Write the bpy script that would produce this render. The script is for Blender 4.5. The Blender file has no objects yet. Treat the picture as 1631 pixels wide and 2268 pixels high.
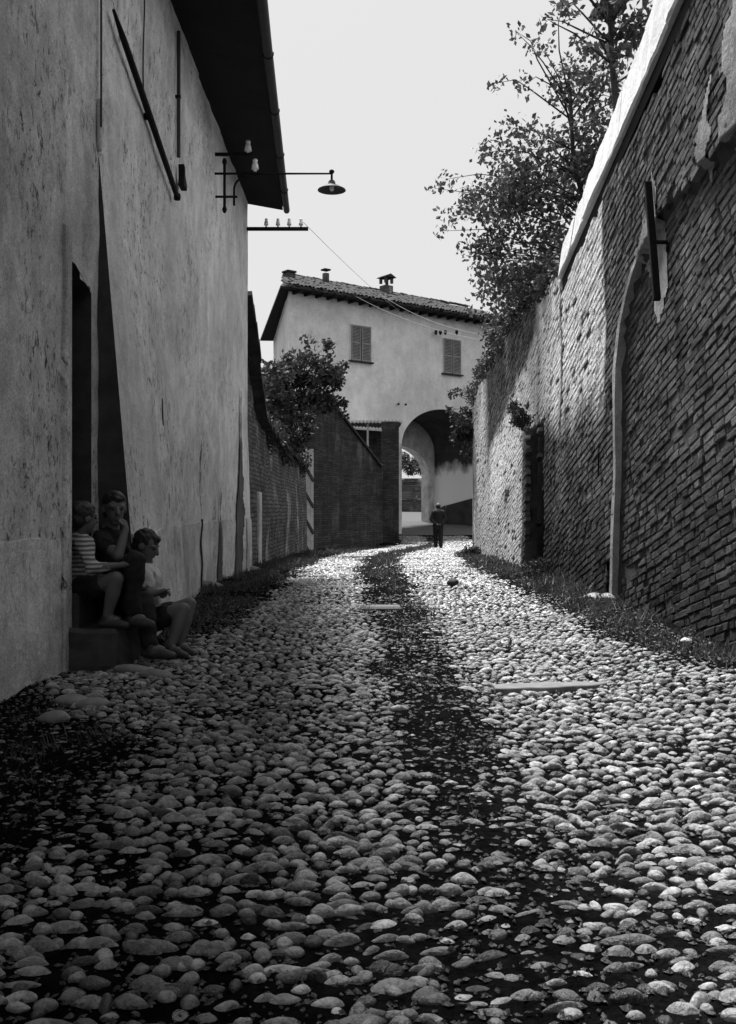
import bpy, bmesh, math, random
import numpy as np
from mathutils import Vector, Matrix, Euler

R = math.radians
scene = bpy.context.scene
C = scene.collection

# ------------------------------------------------------------------ camera
CAM_H = 1.0
cam_d = bpy.data.cameras.new('camera')
cam_d.sensor_fit = 'VERTICAL'
cam_d.sensor_height = 36.0
cam_d.lens = 35.0
cam_d.clip_start = 0.05
cam_d.clip_end = 3000
cam = bpy.data.objects.new('camera', cam_d)
cam.location = (0, 0, CAM_H)
cam.rotation_euler = (R(90), 0, 0)
C.objects.link(cam)
scene.camera = cam

# ------------------------------------------------------------------ light
SUN_ELEV, SUN_AZ = 66.0, 336.0          # azimuth: compass angle of the sun, 0 = +Y (down the lane), 90 = +X
world = bpy.data.worlds.new('World')
scene.world = world
world.use_nodes = True
wn = world.node_tree.nodes
wl = world.node_tree.links
wn.clear()
wo = wn.new('ShaderNodeOutputWorld')
bg = wn.new('ShaderNodeBackground')
sky = wn.new('ShaderNodeTexSky')
sky.sky_type = 'NISHITA'
sky.sun_disc = False
sky.sun_elevation = R(SUN_ELEV)
sky.sun_rotation = R(SUN_AZ)
sky.air_density = 1.0
sky.dust_density = 4.0
sky.ozone_density = 1.0
bw = wn.new('ShaderNodeRGBToBW')
wl.new(sky.outputs[0], bw.inputs[0])
flat = wn.new('ShaderNodeMath'); flat.operation = 'POWER'; flat.inputs[1].default_value = .1   # high even cloud
wl.new(bw.outputs[0], flat.inputs[0])
wl.new(flat.outputs[0], bg.inputs['Color'])
bg.inputs['Strength'].default_value = 0.113
wl.new(bg.outputs[0], wo.inputs['Surface'])

sd = bpy.data.lights.new('sun', 'SUN')
sd.energy = 1.4
sd.angle = R(13)
sd.color = (1, 1, 1)
sun = bpy.data.objects.new('sun', sd)
a, e = R(SUN_AZ), R(SUN_ELEV)
sdir = Vector((math.sin(a) * math.cos(e), math.cos(a) * math.cos(e), math.sin(e)))
sun.rotation_euler = sdir.to_track_quat('Z', 'Y').to_euler()
sun.location = (-6, -4, 14)
C.objects.link(sun)

scene.view_settings.view_transform = 'Standard'
scene.view_settings.look = 'None'
scene.view_settings.gamma = 1.0
scene.view_settings.use_curve_mapping = False
scene.view_settings.exposure = 2.6
scene.render.engine = 'CYCLES'
scene.cycles.max_bounces = 6
scene.cycles.use_denoising = True

# ------------------------------------------------------------------ helpers
rng = np.random.default_rng(7)
random.seed(7)
F = 2205.0
def P(x, y, d):
    return ((x - 815.5) * d / F, d, CAM_H + (1134 - y) * d / F)

_tab = rng.random((256, 256))
def vnoise(x, y):
    x = np.asarray(x, float); y = np.asarray(y, float)
    xi = np.floor(x).astype(int); yi = np.floor(y).astype(int)
    fx = x - xi; fy = y - yi
    fx = fx * fx * (3 - 2 * fx); fy = fy * fy * (3 - 2 * fy)
    g = lambda i, j: _tab[i % 256, j % 256]
    return (g(xi, yi) * (1 - fx) + g(xi + 1, yi) * fx) * (1 - fy) + (g(xi, yi + 1) * (1 - fx) + g(xi + 1, yi + 1) * fx) * fy
def fbm(x, y, o=3):
    s = 0; a_ = 1; t = 0
    for i in range(o):
        s = s + a_ * vnoise(np.asarray(x) * 2 ** i + 17 * i, np.asarray(y) * 2 ** i + 31 * i); t += a_; a_ *= .5
    return s / t
def sstep(a_, b_, x):
    t = np.clip((np.asarray(x, float) - a_) / (b_ - a_), 0, 1)
    return t * t * (3 - 2 * t)

class MB:
    def __init__(s):
        s.v = []; s.f = []
    def add(s, vs, fs):
        n = len(s.v)
        s.v.extend([tuple(p) for p in vs]); s.f.extend([tuple(i + n for i in f) for f in fs]); return s
    def box(s, c, size, rz=0, rx=0, ry=0):
        m = Euler((rx, ry, rz)).to_matrix(); c = Vector(c); h = Vector(size) / 2
        vs = [c + m @ Vector((sx * h.x, sy * h.y, sz * h.z)) for sx in (-1, 1) for sy in (-1, 1) for sz in (-1, 1)]
        return s.add(vs, [(0, 1, 3, 2), (4, 6, 7, 5), (0, 4, 5, 1), (2, 3, 7, 6), (0, 2, 6, 4), (1, 5, 7, 3)])
    def beam(s, p, q, w, t, up=(0, 0, 1)):
        p = Vector(p); q = Vector(q); d = (q - p).normalized(); u = Vector(up); sx = d.cross(u)
        if sx.length < 1e-4: sx = d.cross(Vector((1, 0, 0)))
        sx.normalize(); u = sx.cross(d)
        vs = [b + sx * (i * w / 2) + u * (j * t / 2) for b in (p, q) for i, j in ((-1, -1), (1, -1), (1, 1), (-1, 1))]
        return s.add(vs, [(3, 2, 1, 0), (4, 5, 6, 7), (0, 1, 5, 4), (1, 2, 6, 5), (2, 3, 7, 6), (3, 0, 4, 7)])
    def tube(s, pts, rad, n=8, cap=True):
        pts = [Vector(p) for p in pts]
        if not hasattr(rad, '__len__'): rad = [rad] * len(pts)
        vs = []; fs = []
        ref = None
        for i, p in enumerate(pts):
            t = (pts[min(i + 1, len(pts) - 1)] - pts[max(i - 1, 0)]).normalized()
            if ref is None:
                ref = t.cross(Vector((0, 0, 1)))
                if ref.length < .1: ref = t.cross(Vector((1, 0, 0)))
            ref = (ref - t * ref.dot(t)).normalized(); b = t.cross(ref)
            for k in range(n):
                an = 2 * math.pi * k / n
                vs.append(p + (ref * math.cos(an) + b * math.sin(an)) * rad[i])
        for i in range(len(pts) - 1):
            for k in range(n):
                fs.append((i * n + k, i * n + (k + 1) % n, (i + 1) * n + (k + 1) % n, (i + 1) * n + k))
        if cap:
            fs.append(tuple(range(n - 1, -1, -1))); o = (len(pts) - 1) * n; fs.append(tuple(o + k for k in range(n)))
        return s.add(vs, fs)
    def lathe(s, prof, c, n=20, closed=False):
        vs = []; fs = []; c = Vector(c)
        for r, z in prof:
            for k in range(n):
                an = 2 * math.pi * k / n; vs.append(c + Vector((r * math.cos(an), r * math.sin(an), z)))
        for i in range(len(prof) - 1):
            for k in range(n):
                fs.append((i * n + k, i * n + (k + 1) % n, (i + 1) * n + (k + 1) % n, (i + 1) * n + k))
        return s.add(vs, fs)
    def prism(s, poly, off):
        n = len(poly); off = Vector(off); poly = [Vector(p) for p in poly]
        vs = poly + [p + off for p in poly]
        fs = [tuple(range(n)), tuple(range(2 * n - 1, n - 1, -1))] + [(i, i + n, (i + 1) % n + n, (i + 1) % n) for i in range(n)]
        return s.add(vs, fs)
    def mesh(s, name, smooth=False):
        me = bpy.data.meshes.new(name)
        me.from_pydata(s.v, [], s.f); me.update()
        if smooth: me.polygons.foreach_set('use_smooth', np.ones(len(me.polygons), bool))
        return me
    def build(s, name, m, parent=None, smooth=False, bevel=0, fixn=True):
        me = s.mesh(name, smooth)
        if fixn:
            b = bmesh.new(); b.from_mesh(me); bmesh.ops.recalc_face_normals(b, faces=b.faces)
            if bevel: bmesh.ops.bevel(b, geom=b.edges[:], offset=bevel, segments=1, affect='EDGES', clamp_overlap=True)
            b.to_mesh(me); b.free()
        return link(name, me, m, parent)

def link(name, me, m, parent=None):
    o = bpy.data.objects.new(name, me)
    if m is not None: me.materials.append(m)
    C.objects.link(o)
    if parent is not None: adopt(o, parent)
    return o
def adopt(o, parent):
    o.parent = parent
    o.matrix_parent_inverse = Matrix.Translation(-parent.location)
def tag(o, label=None, cat=None, group=None, kind=None):
    if label: o['label'] = label
    if cat: o['category'] = cat
    if group: o['group'] = group
    if kind: o['kind'] = kind
    return o
def thing(name, label, cat, loc=(0, 0, 0), group=None):
    o = bpy.data.objects.new(name, None); o.empty_display_size = .2
    o.location = loc; C.objects.link(o)
    return tag(o, label, cat, group)

def np_mesh(name, V, Fa, smooth=True, tone=None):
    """V (n,3), Fa (m,k) with constant k; tone per vertex"""
    me = bpy.data.meshes.new(name)
    n, m, k = len(V), len(Fa), Fa.shape[1]
    me.vertices.add(n); me.vertices.foreach_set('co', np.ascontiguousarray(V, dtype=np.float32).ravel())
    me.loops.add(m * k); me.loops.foreach_set('vertex_index', np.ascontiguousarray(Fa, dtype=np.int32).ravel())
    me.polygons.add(m); me.polygons.foreach_set('loop_start', np.arange(0, m * k, k, dtype=np.int32))
    me.polygons.foreach_set('use_smooth', np.full(m, smooth, bool))
    if tone is not None:
        at = me.attributes.new('tone', 'FLOAT', 'POINT'); at.data.foreach_set('value', np.ascontiguousarray(tone, dtype=np.float32))
    me.update(calc_edges=True); me.validate()
    return me

# ------------------------------------------------------------------ materials (all grey: the photograph is black and white)
class NT:
    def __init__(s, name):
        s.m = bpy.data.materials.new(name); s.m.use_nodes = True
        s.n = s.m.node_tree.nodes; s.l = s.m.node_tree.links
        s.b = s.n['Principled BSDF']
    def nd(s, t, **kw):
        n = s.n.new(t)
        for k, v in kw.items(): setattr(n, k, v)
        return n
    def set(s, sock, v):
        if hasattr(v, 'is_linked') or isinstance(v, bpy.types.NodeSocket): s.l.new(v, sock)
        elif isinstance(v, (int, float)) and getattr(sock, 'type', '') == 'RGBA': sock.default_value = (v, v, v, 1)
        else: sock.default_value = v
    def pos(s):
        return s.nd('ShaderNodeNewGeometry').outputs['Position']
    def map(s, v, scale=(1, 1, 1), loc=(0, 0, 0)):
        n = s.nd('ShaderNodeMapping'); s.l.new(v, n.inputs[0]); n.inputs['Scale'].default_value = scale; n.inputs['Location'].default_value = loc
        return n.outputs[0]
    def noise(s, v, scale, detail=4, rough=.55, dist=0):
        n = s.nd('ShaderNodeTexNoise'); s.l.new(v, n.inputs['Vector'])
        n.inputs['Scale'].default_value = scale; n.inputs['Detail'].default_value = detail
        n.inputs['Roughness'].default_value = rough; n.inputs['Distortion'].default_value = dist
        return n.outputs[0]
    def ramp(s, v, pts):
        n = s.nd('ShaderNodeValToRGB'); s.l.new(v, n.inputs[0]); el = n.color_ramp.elements
        while len(el) < len(pts): el.new(.5)
        for e_, (p_, c_) in zip(el, pts): e_.position = p_; e_.color = (c_, c_, c_, 1)
        return n.outputs[0]
    def math(s, op, a_, b_=None, clamp=False):
        n = s.nd('ShaderNodeMath', operation=op, use_clamp=clamp); s.set(n.inputs[0], a_)
        if b_ is not None: s.set(n.inputs[1], b_)
        return n.outputs[0]
    def mix(s, f, a_, b_, mode='MIX'):
        n = s.nd('ShaderNodeMixRGB', blend_type=mode); s.set(n.inputs[0], f); s.set(n.inputs[1], a_); s.set(n.inputs[2], b_)
        return n.outputs[0]
    def bump(s, h, strength=.5, dist=.02, normal=None):
        n = s.nd('ShaderNodeBump'); s.l.new(h, n.inputs['Height']); n.inputs['Strength'].default_value = strength; n.inputs['Distance'].default_value = dist
        if normal is not None: s.l.new(normal, n.inputs['Normal'])
        return n.outputs[0]
    def out(s, col, rough=.85, normal=None, spec=.3):
        s.set(s.b.inputs['Base Color'], col); s.set(s.b.inputs['Roughness'], rough)
        s.b.inputs['Specular IOR Level'].default_value = spec
        if normal is not None: s.l.new(normal, s.b.inputs['Normal'])
        return s.m

def simple(name, v, rough=.8, var=.25, scale=8, spec=.3, bump=.3, bd=.01):
    t = NT(name); p = t.pos(); n = t.noise(p, scale, 5, .6)
    c = t.ramp(n, [(.25, v * (1 - var)), (.75, min(1, v * (1 + var)))])
    return t.out(c, rough, t.bump(t.noise(p, scale * 3, 4), bump, bd), spec)

def plaster(name, lo, hi, pit=.5, pitcol=.05, white=None, scale=1.0, streak=.35, mott=.5):
    t = NT(name); p = t.pos()
    big = t.noise(p, .8 * scale, 6, .65)
    c = t.ramp(big, [(.28, lo), (.72, hi)])
    fine = t.noise(p, 26 * scale, 6, .7)
    c = t.mix(mott, c, t.ramp(fine, [(.2, .45), (.8, 1.1)]), 'MULTIPLY')
    c = t.mix(mott, c, t.ramp(t.noise(p, .45 * scale, 5, .7, .8), [(.38, .38), (.60, 1.12)]), 'MULTIPLY')
    c = t.mix(mott, c, t.ramp(t.noise(p, 3.2 * scale, 6, .75), [(.36, .5), (.58, 1.1)]), 'MULTIPLY')
    gr = t.noise(p, 75, 4, .8); c = t.mix(min(1, mott * 1.4), c, t.ramp(gr, [(.34, .45), (.56, 1.12)]), 'MULTIPLY')
    # rain streaks run down the wall
    st = t.noise(t.map(p, (2.2, 2.2, .35)), 2.0, 5, .65)
    c = t.mix(streak, c, t.ramp(st, [(.38, .3), (.6, 1.0)]), 'MULTIPLY')
    # pits and scratches where the skin of the plaster has gone
    pt = t.noise(t.map(p, (9, 9, 5.5)), 1.9 * scale, 6, .75, .6)
    gate = t.noise(p, .9 * scale, 2, .5)
    m = t.math('MULTIPLY', t.ramp(pt, [(.555, 0.0), (.63, 1.0)]), t.ramp(gate, [(.44, .05), (.60, 1.0)]))
    m = t.math('MULTIPLY', m, pit)
    c = t.mix(m, c, pitcol)
    h = t.math('SUBTRACT', t.math('ADD', t.math('MULTIPLY', fine, .5), t.noise(p, 5, 5, .6)), t.math('MULTIPLY', m, .9))
    return t.out(c, .95, t.bump(h, .6, .03), .1)

def brick_mat(name, tone='attr', dirt=True):
    """single bricks: own tone, sunlight painted in patches, soot and damp with their own shapes"""
    t = NT(name); p = t.pos()
    if tone == 'attr':
        a_ = t.nd('ShaderNodeAttribute'); a_.attribute_name = 'tone'; tn = a_.outputs['Fac']
    else:
        tn = t.nd('ShaderNodeObjectInfo').outputs['Color']
    n1 = t.noise(p, 30, 5, .7)
    c = t.mix(1.0, tn, t.ramp(n1, [(.2, .45), (.8, 1.25)]), 'MULTIPLY')
    c = t.mix(1.0, c, t.ramp(t.noise(p, 1.4, 5, .6), [(.3, .55), (.7, 1.2)]), 'MULTIPLY')
    sd_ = t.nd('ShaderNodeSeparateXYZ'); t.l.new(p, sd_.inputs[0])
    dm = t.math('ADD', sd_.outputs['Z'], t.math('MULTIPLY', t.noise(p, .8, 5, .65), 1.6))
    dy = t.nd('ShaderNodeMapRange'); t.l.new(dm, dy.inputs[0]); dy.inputs[1].default_value = .9; dy.inputs[2].default_value = 2.4; dy.inputs[3].default_value = .35; dy.inputs[4].default_value = 1.0
    c = t.mix(1.0, c, dy.outputs[0], 'MULTIPLY')      # rising damp, ragged upper edge
    c = t.mix(sun_patches(t, p), c, .95)  # bright patches stand for sunlight, painted into the brick colour
    h = t.math('ADD', t.math('MULTIPLY', n1, .6), t.noise(p, 9, 5, .65))
    return t.out(c, .92, t.bump(h, .9, .02), .12)

def sun_patches(t, p):
    """sunlight painted on the far half of the wall: y along the lane, z up"""
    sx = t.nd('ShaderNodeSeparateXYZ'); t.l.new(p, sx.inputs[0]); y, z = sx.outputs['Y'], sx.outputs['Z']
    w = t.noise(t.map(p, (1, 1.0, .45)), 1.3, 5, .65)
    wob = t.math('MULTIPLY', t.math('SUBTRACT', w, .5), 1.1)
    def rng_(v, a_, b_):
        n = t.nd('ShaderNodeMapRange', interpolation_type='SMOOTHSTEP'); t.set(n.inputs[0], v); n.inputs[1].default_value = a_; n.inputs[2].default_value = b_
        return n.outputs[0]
    # panel of painted sunlight just under the end of the coping (a clean straight edge on its near side)
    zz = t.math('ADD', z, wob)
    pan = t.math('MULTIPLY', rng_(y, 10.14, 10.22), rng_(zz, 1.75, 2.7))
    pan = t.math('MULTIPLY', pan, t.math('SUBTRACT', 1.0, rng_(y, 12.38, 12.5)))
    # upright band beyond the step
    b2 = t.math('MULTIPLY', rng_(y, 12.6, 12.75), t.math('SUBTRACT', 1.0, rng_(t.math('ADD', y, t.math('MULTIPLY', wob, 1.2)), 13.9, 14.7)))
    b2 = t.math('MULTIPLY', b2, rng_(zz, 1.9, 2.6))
    # slanting painted sunlight sinking to the far end
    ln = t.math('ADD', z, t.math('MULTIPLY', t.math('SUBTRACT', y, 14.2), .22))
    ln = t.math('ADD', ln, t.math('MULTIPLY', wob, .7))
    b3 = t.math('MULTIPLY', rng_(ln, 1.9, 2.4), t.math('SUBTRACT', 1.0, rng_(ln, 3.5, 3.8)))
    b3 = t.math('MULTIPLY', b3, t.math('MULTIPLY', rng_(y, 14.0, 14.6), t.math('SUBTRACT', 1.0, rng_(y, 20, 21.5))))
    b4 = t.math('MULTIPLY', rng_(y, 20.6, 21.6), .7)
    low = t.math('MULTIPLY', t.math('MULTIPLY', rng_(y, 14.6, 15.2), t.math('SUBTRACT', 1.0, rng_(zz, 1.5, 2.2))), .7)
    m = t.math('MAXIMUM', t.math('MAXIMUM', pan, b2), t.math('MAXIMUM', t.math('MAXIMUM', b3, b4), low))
    mottle = t.ramp(t.noise(p, 9, 6, .75), [(.26, .5), (.42, 1.0)])
    return t.math('MULTIPLY', m, mottle, True)

def far_brick(name, v, mortar, scale=1.0, rot=0.0, washes=.2, axis='Y'):
    """brickwork too far off to build brick by brick"""
    t = NT(name); p = t.pos()
    sx = t.nd('ShaderNodeSeparateXYZ'); t.l.new(p, sx.inputs[0])
    cb = t.nd('ShaderNodeCombineXYZ')
    t.l.new(sx.outputs['Y' if axis == 'Y' else 'X'], cb.inputs[0]); t.l.new(sx.outputs['Z'], cb.inputs[1])
    wp = t.nd('ShaderNodeTexNoise'); t.l.new(p, wp.inputs['Vector']); wp.inputs['Scale'].default_value = 2.6; wp.inputs['Detail'].default_value = 3
    wv = t.nd('ShaderNodeVectorMath', operation='MULTIPLY_ADD'); t.l.new(wp.outputs['Color'], wv.inputs[0]); wv.inputs[1].default_value = (.10, .10, 0); t.l.new(cb.outputs[0], wv.inputs[2])
    mp = t.nd('ShaderNodeMapping'); t.l.new(wv.outputs[0], mp.inputs[0]); mp.inputs['Rotation'].default_value = (0, 0, rot)
    b = t.nd('ShaderNodeTexBrick'); t.l.new(mp.outputs[0], b.inputs['Vector'])
    b.inputs['Scale'].default_value = scale; b.inputs['Brick Width'].default_value = .27; b.inputs['Row Height'].default_value = .08
    b.inputs['Mortar Size'].default_value = .012; b.inputs['Mortar Smooth'].default_value = .4; b.inputs['Bias'].default_value = .0
    b.inputs['Color1'].default_value = (v, v, v, 1); b.inputs['Color2'].default_value = (v * .55, v * .55, v * .55, 1)
    b.inputs['Mortar'].default_value = (mortar, mortar, mortar, 1)
    c = t.mix(.8, b.outputs[0], t.ramp(t.noise(p, 1.1, 6, .7), [(.3, .35), (.7, 1.35)]), 'MULTIPLY')
    c = t.mix(.7, c, t.ramp(t.noise(p, 14, 5, .7), [(.25, .3), (.75, 1.2)]), 'MULTIPLY')
    w = t.ramp(t.noise(t.map(p, (1, 1, .5)), .9, 6, .7), [(.55, 0), (.66, washes)])
    c = t.mix(w, c, .6)
    h = t.math('ADD', t.math('MULTIPLY', b.outputs['Fac'], -1.0), t.noise(p, 12, 5, .7))
    return t.out(c, .95, t.bump(h, .8, .03), .1)

def stone_mat(name, tone):
    t = NT(name); p = t.pos()
    if tone == 'attr':
        a_ = t.nd('ShaderNodeAttribute'); a_.attribute_name = 'tone'; tn = a_.outputs['Fac']
    else:
        tn = t.nd('ShaderNodeObjectInfo').outputs['Color']
    n = t.noise(p, 60, 5, .7)
    c = t.mix(1.0, tn, t.ramp(n, [(.25, .45), (.75, 1.25)]), 'MULTIPLY')
    c = t.mix(1.0, c, t.ramp(t.noise(p, 18, 5, .7), [(.3, .45), (.62, 1.15)]), 'MULTIPLY')
    r = t.ramp(n, [(.2, .20), (.8, .40)])
    return t.out(c, r, t.bump(t.math('ADD', n, t.math('MULTIPLY', t.noise(p, 26, 5, .7), 1.6)), .8, .010), .6)

def soil_mat():
    t = NT('packed_soil'); p = t.pos()
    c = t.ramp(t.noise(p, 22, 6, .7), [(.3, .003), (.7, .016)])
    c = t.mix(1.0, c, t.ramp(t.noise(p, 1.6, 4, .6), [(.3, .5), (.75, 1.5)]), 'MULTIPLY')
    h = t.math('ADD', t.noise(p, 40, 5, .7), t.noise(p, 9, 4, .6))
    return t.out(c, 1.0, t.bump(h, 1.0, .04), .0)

def leaf_mat(name, v):
    t = NT(name)
    a_ = t.nd('ShaderNodeAttribute'); a_.attribute_name = 'tone'
    c = t.mix(1.0, v, a_.outputs['Fac'], 'MULTIPLY')
    t.out(c, .55, None, .35)
    tr = t.nd('ShaderNodeBsdfTranslucent'); t.l.new(c, tr.inputs[0])
    ms = t.nd('ShaderNodeMixShader'); ms.inputs[0].default_value = .3
    t.l.new(t.b.outputs[0], ms.inputs[1]); t.l.new(tr.outputs[0], ms.inputs[2])
    t.l.new(ms.outputs[0], t.n['Material Output'].inputs[0])
    return t.m

def stripes(name):
    t = NT(name); p = t.pos()
    w = t.nd('ShaderNodeTexWave', wave_type='BANDS', bands_direction='Z'); t.l.new(p, w.inputs[0])
    w.inputs['Scale'].default_value = 11; w.inputs['Distortion'].default_value = 1.2; w.inputs['Detail'].default_value = 1
    c = t.ramp(w.outputs[0], [(.3, .5), (.7, .14)])
    return t.out(c, .9, t.bump(t.noise(p, 50, 3), .4, .01), .1)

M = {}
M['plaster_house'] = plaster('weathered_plaster', .97, 1.0, .9, .06, streak=.15, mott=.4)
M['plaster_near'] = plaster('rough_plaster', .72, .92, .9, .03, streak=.25)
M['wall_shade'] = simple('shaded_plaster', .10, .9, .5, 4)  # dark colour for shadow lines painted on the far wall
M['dado'] = plaster('smooth_dado_plaster', .95, 1.0, .35, .1, streak=.3)
M['plaster_gate'] = plaster('gatehouse_plaster', .86, .99, .25, .35, scale=.45, streak=.10, mott=.26)
M['white_plaster'] = plaster('limewash_plaster', .70, .85, .15, .4, streak=.1)
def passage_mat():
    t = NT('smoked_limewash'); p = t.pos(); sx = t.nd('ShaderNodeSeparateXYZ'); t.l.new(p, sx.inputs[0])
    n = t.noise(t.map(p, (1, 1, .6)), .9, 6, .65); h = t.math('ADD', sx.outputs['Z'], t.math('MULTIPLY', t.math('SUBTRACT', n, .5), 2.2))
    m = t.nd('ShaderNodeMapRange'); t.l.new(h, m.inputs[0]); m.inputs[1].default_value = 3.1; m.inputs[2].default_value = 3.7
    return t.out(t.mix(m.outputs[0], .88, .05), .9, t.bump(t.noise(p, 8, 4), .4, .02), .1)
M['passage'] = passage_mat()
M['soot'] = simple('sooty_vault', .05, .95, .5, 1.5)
M['mortar'] = simple('dark_mortar', .06, .95, .5, 6)
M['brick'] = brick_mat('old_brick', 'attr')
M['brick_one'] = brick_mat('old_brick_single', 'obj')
M['cope'] = plaster('coping_plaster', .96, .99, .3, .45, streak=.0, mott=.12)  # pale coping plaster, whitened in place of direct sunlight
M['arris'] = plaster('arris_plaster', .48, .62, .3, .15)
M['far_brick_l'] = far_brick('garden_wall_brick', .22, .07, washes=.6)
M['far_brick_g'] = far_brick('gable_wall_brick', .10, .045, washes=.12, axis='X')
M['tile'] = simple('mossy_tile', .035, .9, .7, 5, bump=.6)
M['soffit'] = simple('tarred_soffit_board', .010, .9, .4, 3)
M['gap_shade'] = simple('shade_black', .008, .9, .3, 6)  # black that stands for the shade under the coping
M['timber'] = simple('dark_timber', .05, .85, .4, 6)
M['shutter'] = simple('faded_shutter_paint', .27, .7, .25, 5)
M['pale_wood'] = simple('bleached_gate_board', .42, .85, .3, 5)
M['iron'] = simple('rusty_iron', .012, .85, .4, 20, .15)
M['ceramic'] = simple('glazed_ceramic', .85, .15, .03, 10, .6, 0)
M['zinc'] = simple('dull_zinc', .04, .7, .3, 4, .5)
M['cable'] = simple('cable_wire', .3, .5, .1, 5)
M['cable_dark'] = simple('dark_cable', .04, .6, .1, 5)
M['stone'] = stone_mat('river_cobble', 'attr')
M['stone_one'] = stone_mat('river_cobble_single', 'obj')
M['slab'] = simple('worn_slab', .17, .7, .3, 10, .4)
M['worn'] = simple('worn_flat_stone', .20, .55, .3, 14, .5)
M['pale_gravel'] = simple('pale_gravel', .09, .95, .3, 20)
M['step'] = simple('worn_step_stone', .055, .8, .4, 7)
M['soil'] = soil_mat()
M['grass'] = leaf_mat('dry_grass', .06)
M['leaf'] = leaf_mat('tree_leaf', .075)
M['leaf_dark'] = leaf_mat('shrub_leaf', .045)
M['bark'] = simple('dark_bark', .05, .9, .4, 20, bump=.8)
M['skin'] = simple('skin', .13, .55, .08, 12, .35, .1)
M['hair'] = simple('dark_hair', .02, .5, .4, 60, .4, .6, .004)
M['stripe'] = stripes('striped_knit')
M['cloth_dark'] = simple('dark_cloth', .02, .9, .3, 20)
M['cloth_mid'] = simple('grey_cloth', .08, .9, .3, 20)
M['cloth_white'] = simple('white_shirt_cloth', .6, .85, .1, 14)
M['shoe'] = simple('scuffed_leather', .05, .5, .4, 25, .4)
M['paper'] = simple('dark_paper', .05, .8, .2, 10)

# ------------------------------------------------------------------ the ground
def gz(X, Y):
    X = np.asarray(X, float); Y = np.asarray(Y, float)
    base = np.interp(Y, [-60, 0, 3, 6, 11, 16, 24, 36, 43, 48, 55, 65, 90, 600], [0, 0, 0, .0, .10, .08, -.08, -.32, -.28, -.1, .45, .9, 1.2, 3])
    z = base + (fbm(X * .9 + 5, Y * .9, 3) - .5) * .09
    z = z + sstep(1.5, 2.4, X) * .04 * sstep(3, 7, Y) * (1 - sstep(24, 28, Y))
    return z
def lane_c(Y): return np.interp(Y, [0, 6, 16, 22, 27, 32, 36, 42, 49], [.3, .3, .28, .35, .75, 1.4, 2.0, 2.9, 3.6])
def dirt(X, Y, part=False):
    X = np.asarray(X, float); Y = np.asarray(Y, float)
    n = fbm(X * 2.3 + 3, Y * 1.4 + 9, 3) - .5
    n2 = fbm(X * .9 + 13, Y * .7 + 2, 3)
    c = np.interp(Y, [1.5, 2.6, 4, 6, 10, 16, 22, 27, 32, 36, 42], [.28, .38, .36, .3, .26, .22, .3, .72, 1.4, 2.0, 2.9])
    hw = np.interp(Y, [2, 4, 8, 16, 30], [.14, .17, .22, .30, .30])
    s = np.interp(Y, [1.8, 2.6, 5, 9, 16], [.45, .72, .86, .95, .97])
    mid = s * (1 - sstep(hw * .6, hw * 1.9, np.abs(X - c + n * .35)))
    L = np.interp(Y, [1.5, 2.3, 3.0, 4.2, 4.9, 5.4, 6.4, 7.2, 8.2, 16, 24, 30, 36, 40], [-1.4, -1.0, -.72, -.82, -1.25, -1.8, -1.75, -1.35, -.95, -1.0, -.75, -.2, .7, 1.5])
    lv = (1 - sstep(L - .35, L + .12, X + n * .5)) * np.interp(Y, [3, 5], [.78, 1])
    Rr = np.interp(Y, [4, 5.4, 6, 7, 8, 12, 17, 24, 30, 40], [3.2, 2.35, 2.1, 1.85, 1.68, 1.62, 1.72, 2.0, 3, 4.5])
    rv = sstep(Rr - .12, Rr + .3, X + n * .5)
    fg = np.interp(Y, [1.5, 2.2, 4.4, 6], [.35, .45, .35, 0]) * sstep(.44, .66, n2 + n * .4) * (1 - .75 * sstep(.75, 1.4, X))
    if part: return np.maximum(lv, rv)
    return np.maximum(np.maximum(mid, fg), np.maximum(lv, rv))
def verge(X, Y):
    return dirt(X, Y, True)

xs = np.concatenate([[-900, -200, -60, -20, -8, -4.5], np.arange(-3.0, 3.61, .1), np.arange(3.8, 8.1, .4), [12, 20, 60, 200, 900]])
ys = np.concatenate([[-300, -80, -20, -5], np.arange(-1, 1.4, .4), np.arange(1.5, 14, .1), np.arange(14, 30, .2), np.arange(30, 70, .5), [75, 85, 100, 140, 220, 400, 900, 2500]])
GX, GY = np.meshgrid(xs, ys)
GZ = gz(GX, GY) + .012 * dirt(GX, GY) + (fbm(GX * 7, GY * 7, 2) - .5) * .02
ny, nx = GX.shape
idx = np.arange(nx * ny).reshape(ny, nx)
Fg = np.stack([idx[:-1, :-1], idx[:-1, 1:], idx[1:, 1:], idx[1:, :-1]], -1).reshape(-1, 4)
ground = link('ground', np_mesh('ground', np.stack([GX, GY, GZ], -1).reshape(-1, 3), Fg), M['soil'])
tag(ground, 'dark soil lane floor between the walls', None, None, 'structure')

# cobbles set on edge across the lane
def ico(sub):
    b = bmesh.new(); bmesh.ops.create_icosphere(b, subdivisions=sub, radius=1)
    V = np.array([v.co[:] for v in b.verts]); Fa = np.array([[v.index for v in f.verts] for f in b.faces]); b.free()
    return V, Fa
def stone_variant(sub, r):
    V, Fa = ico(sub)
    V = V * np.stack([np.ones(len(V)), 1 - .28 * V[:, 0] ** 2, 1 - .22 * V[:, 0] ** 2], 1)
    k = r.normal(size=(4, 3)) * 1.7; ph = r.random(4) * 6.28
    d = sum(np.sin(V @ k[i] + ph[i]) for i in range(4)) * .075
    V = V * (1 + d[:, None])
    V[:, 0] += .12 * r.normal() * V[:, 2]; V[:, 2] += .1 * r.normal() * V[:, 0]
    return V, Fa
r0 = np.random.default_rng(21)
VAR3 = [stone_variant(3, r0) for _ in range(14)]
VAR2 = [stone_variant(2, r0) for _ in range(24)]
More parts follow.
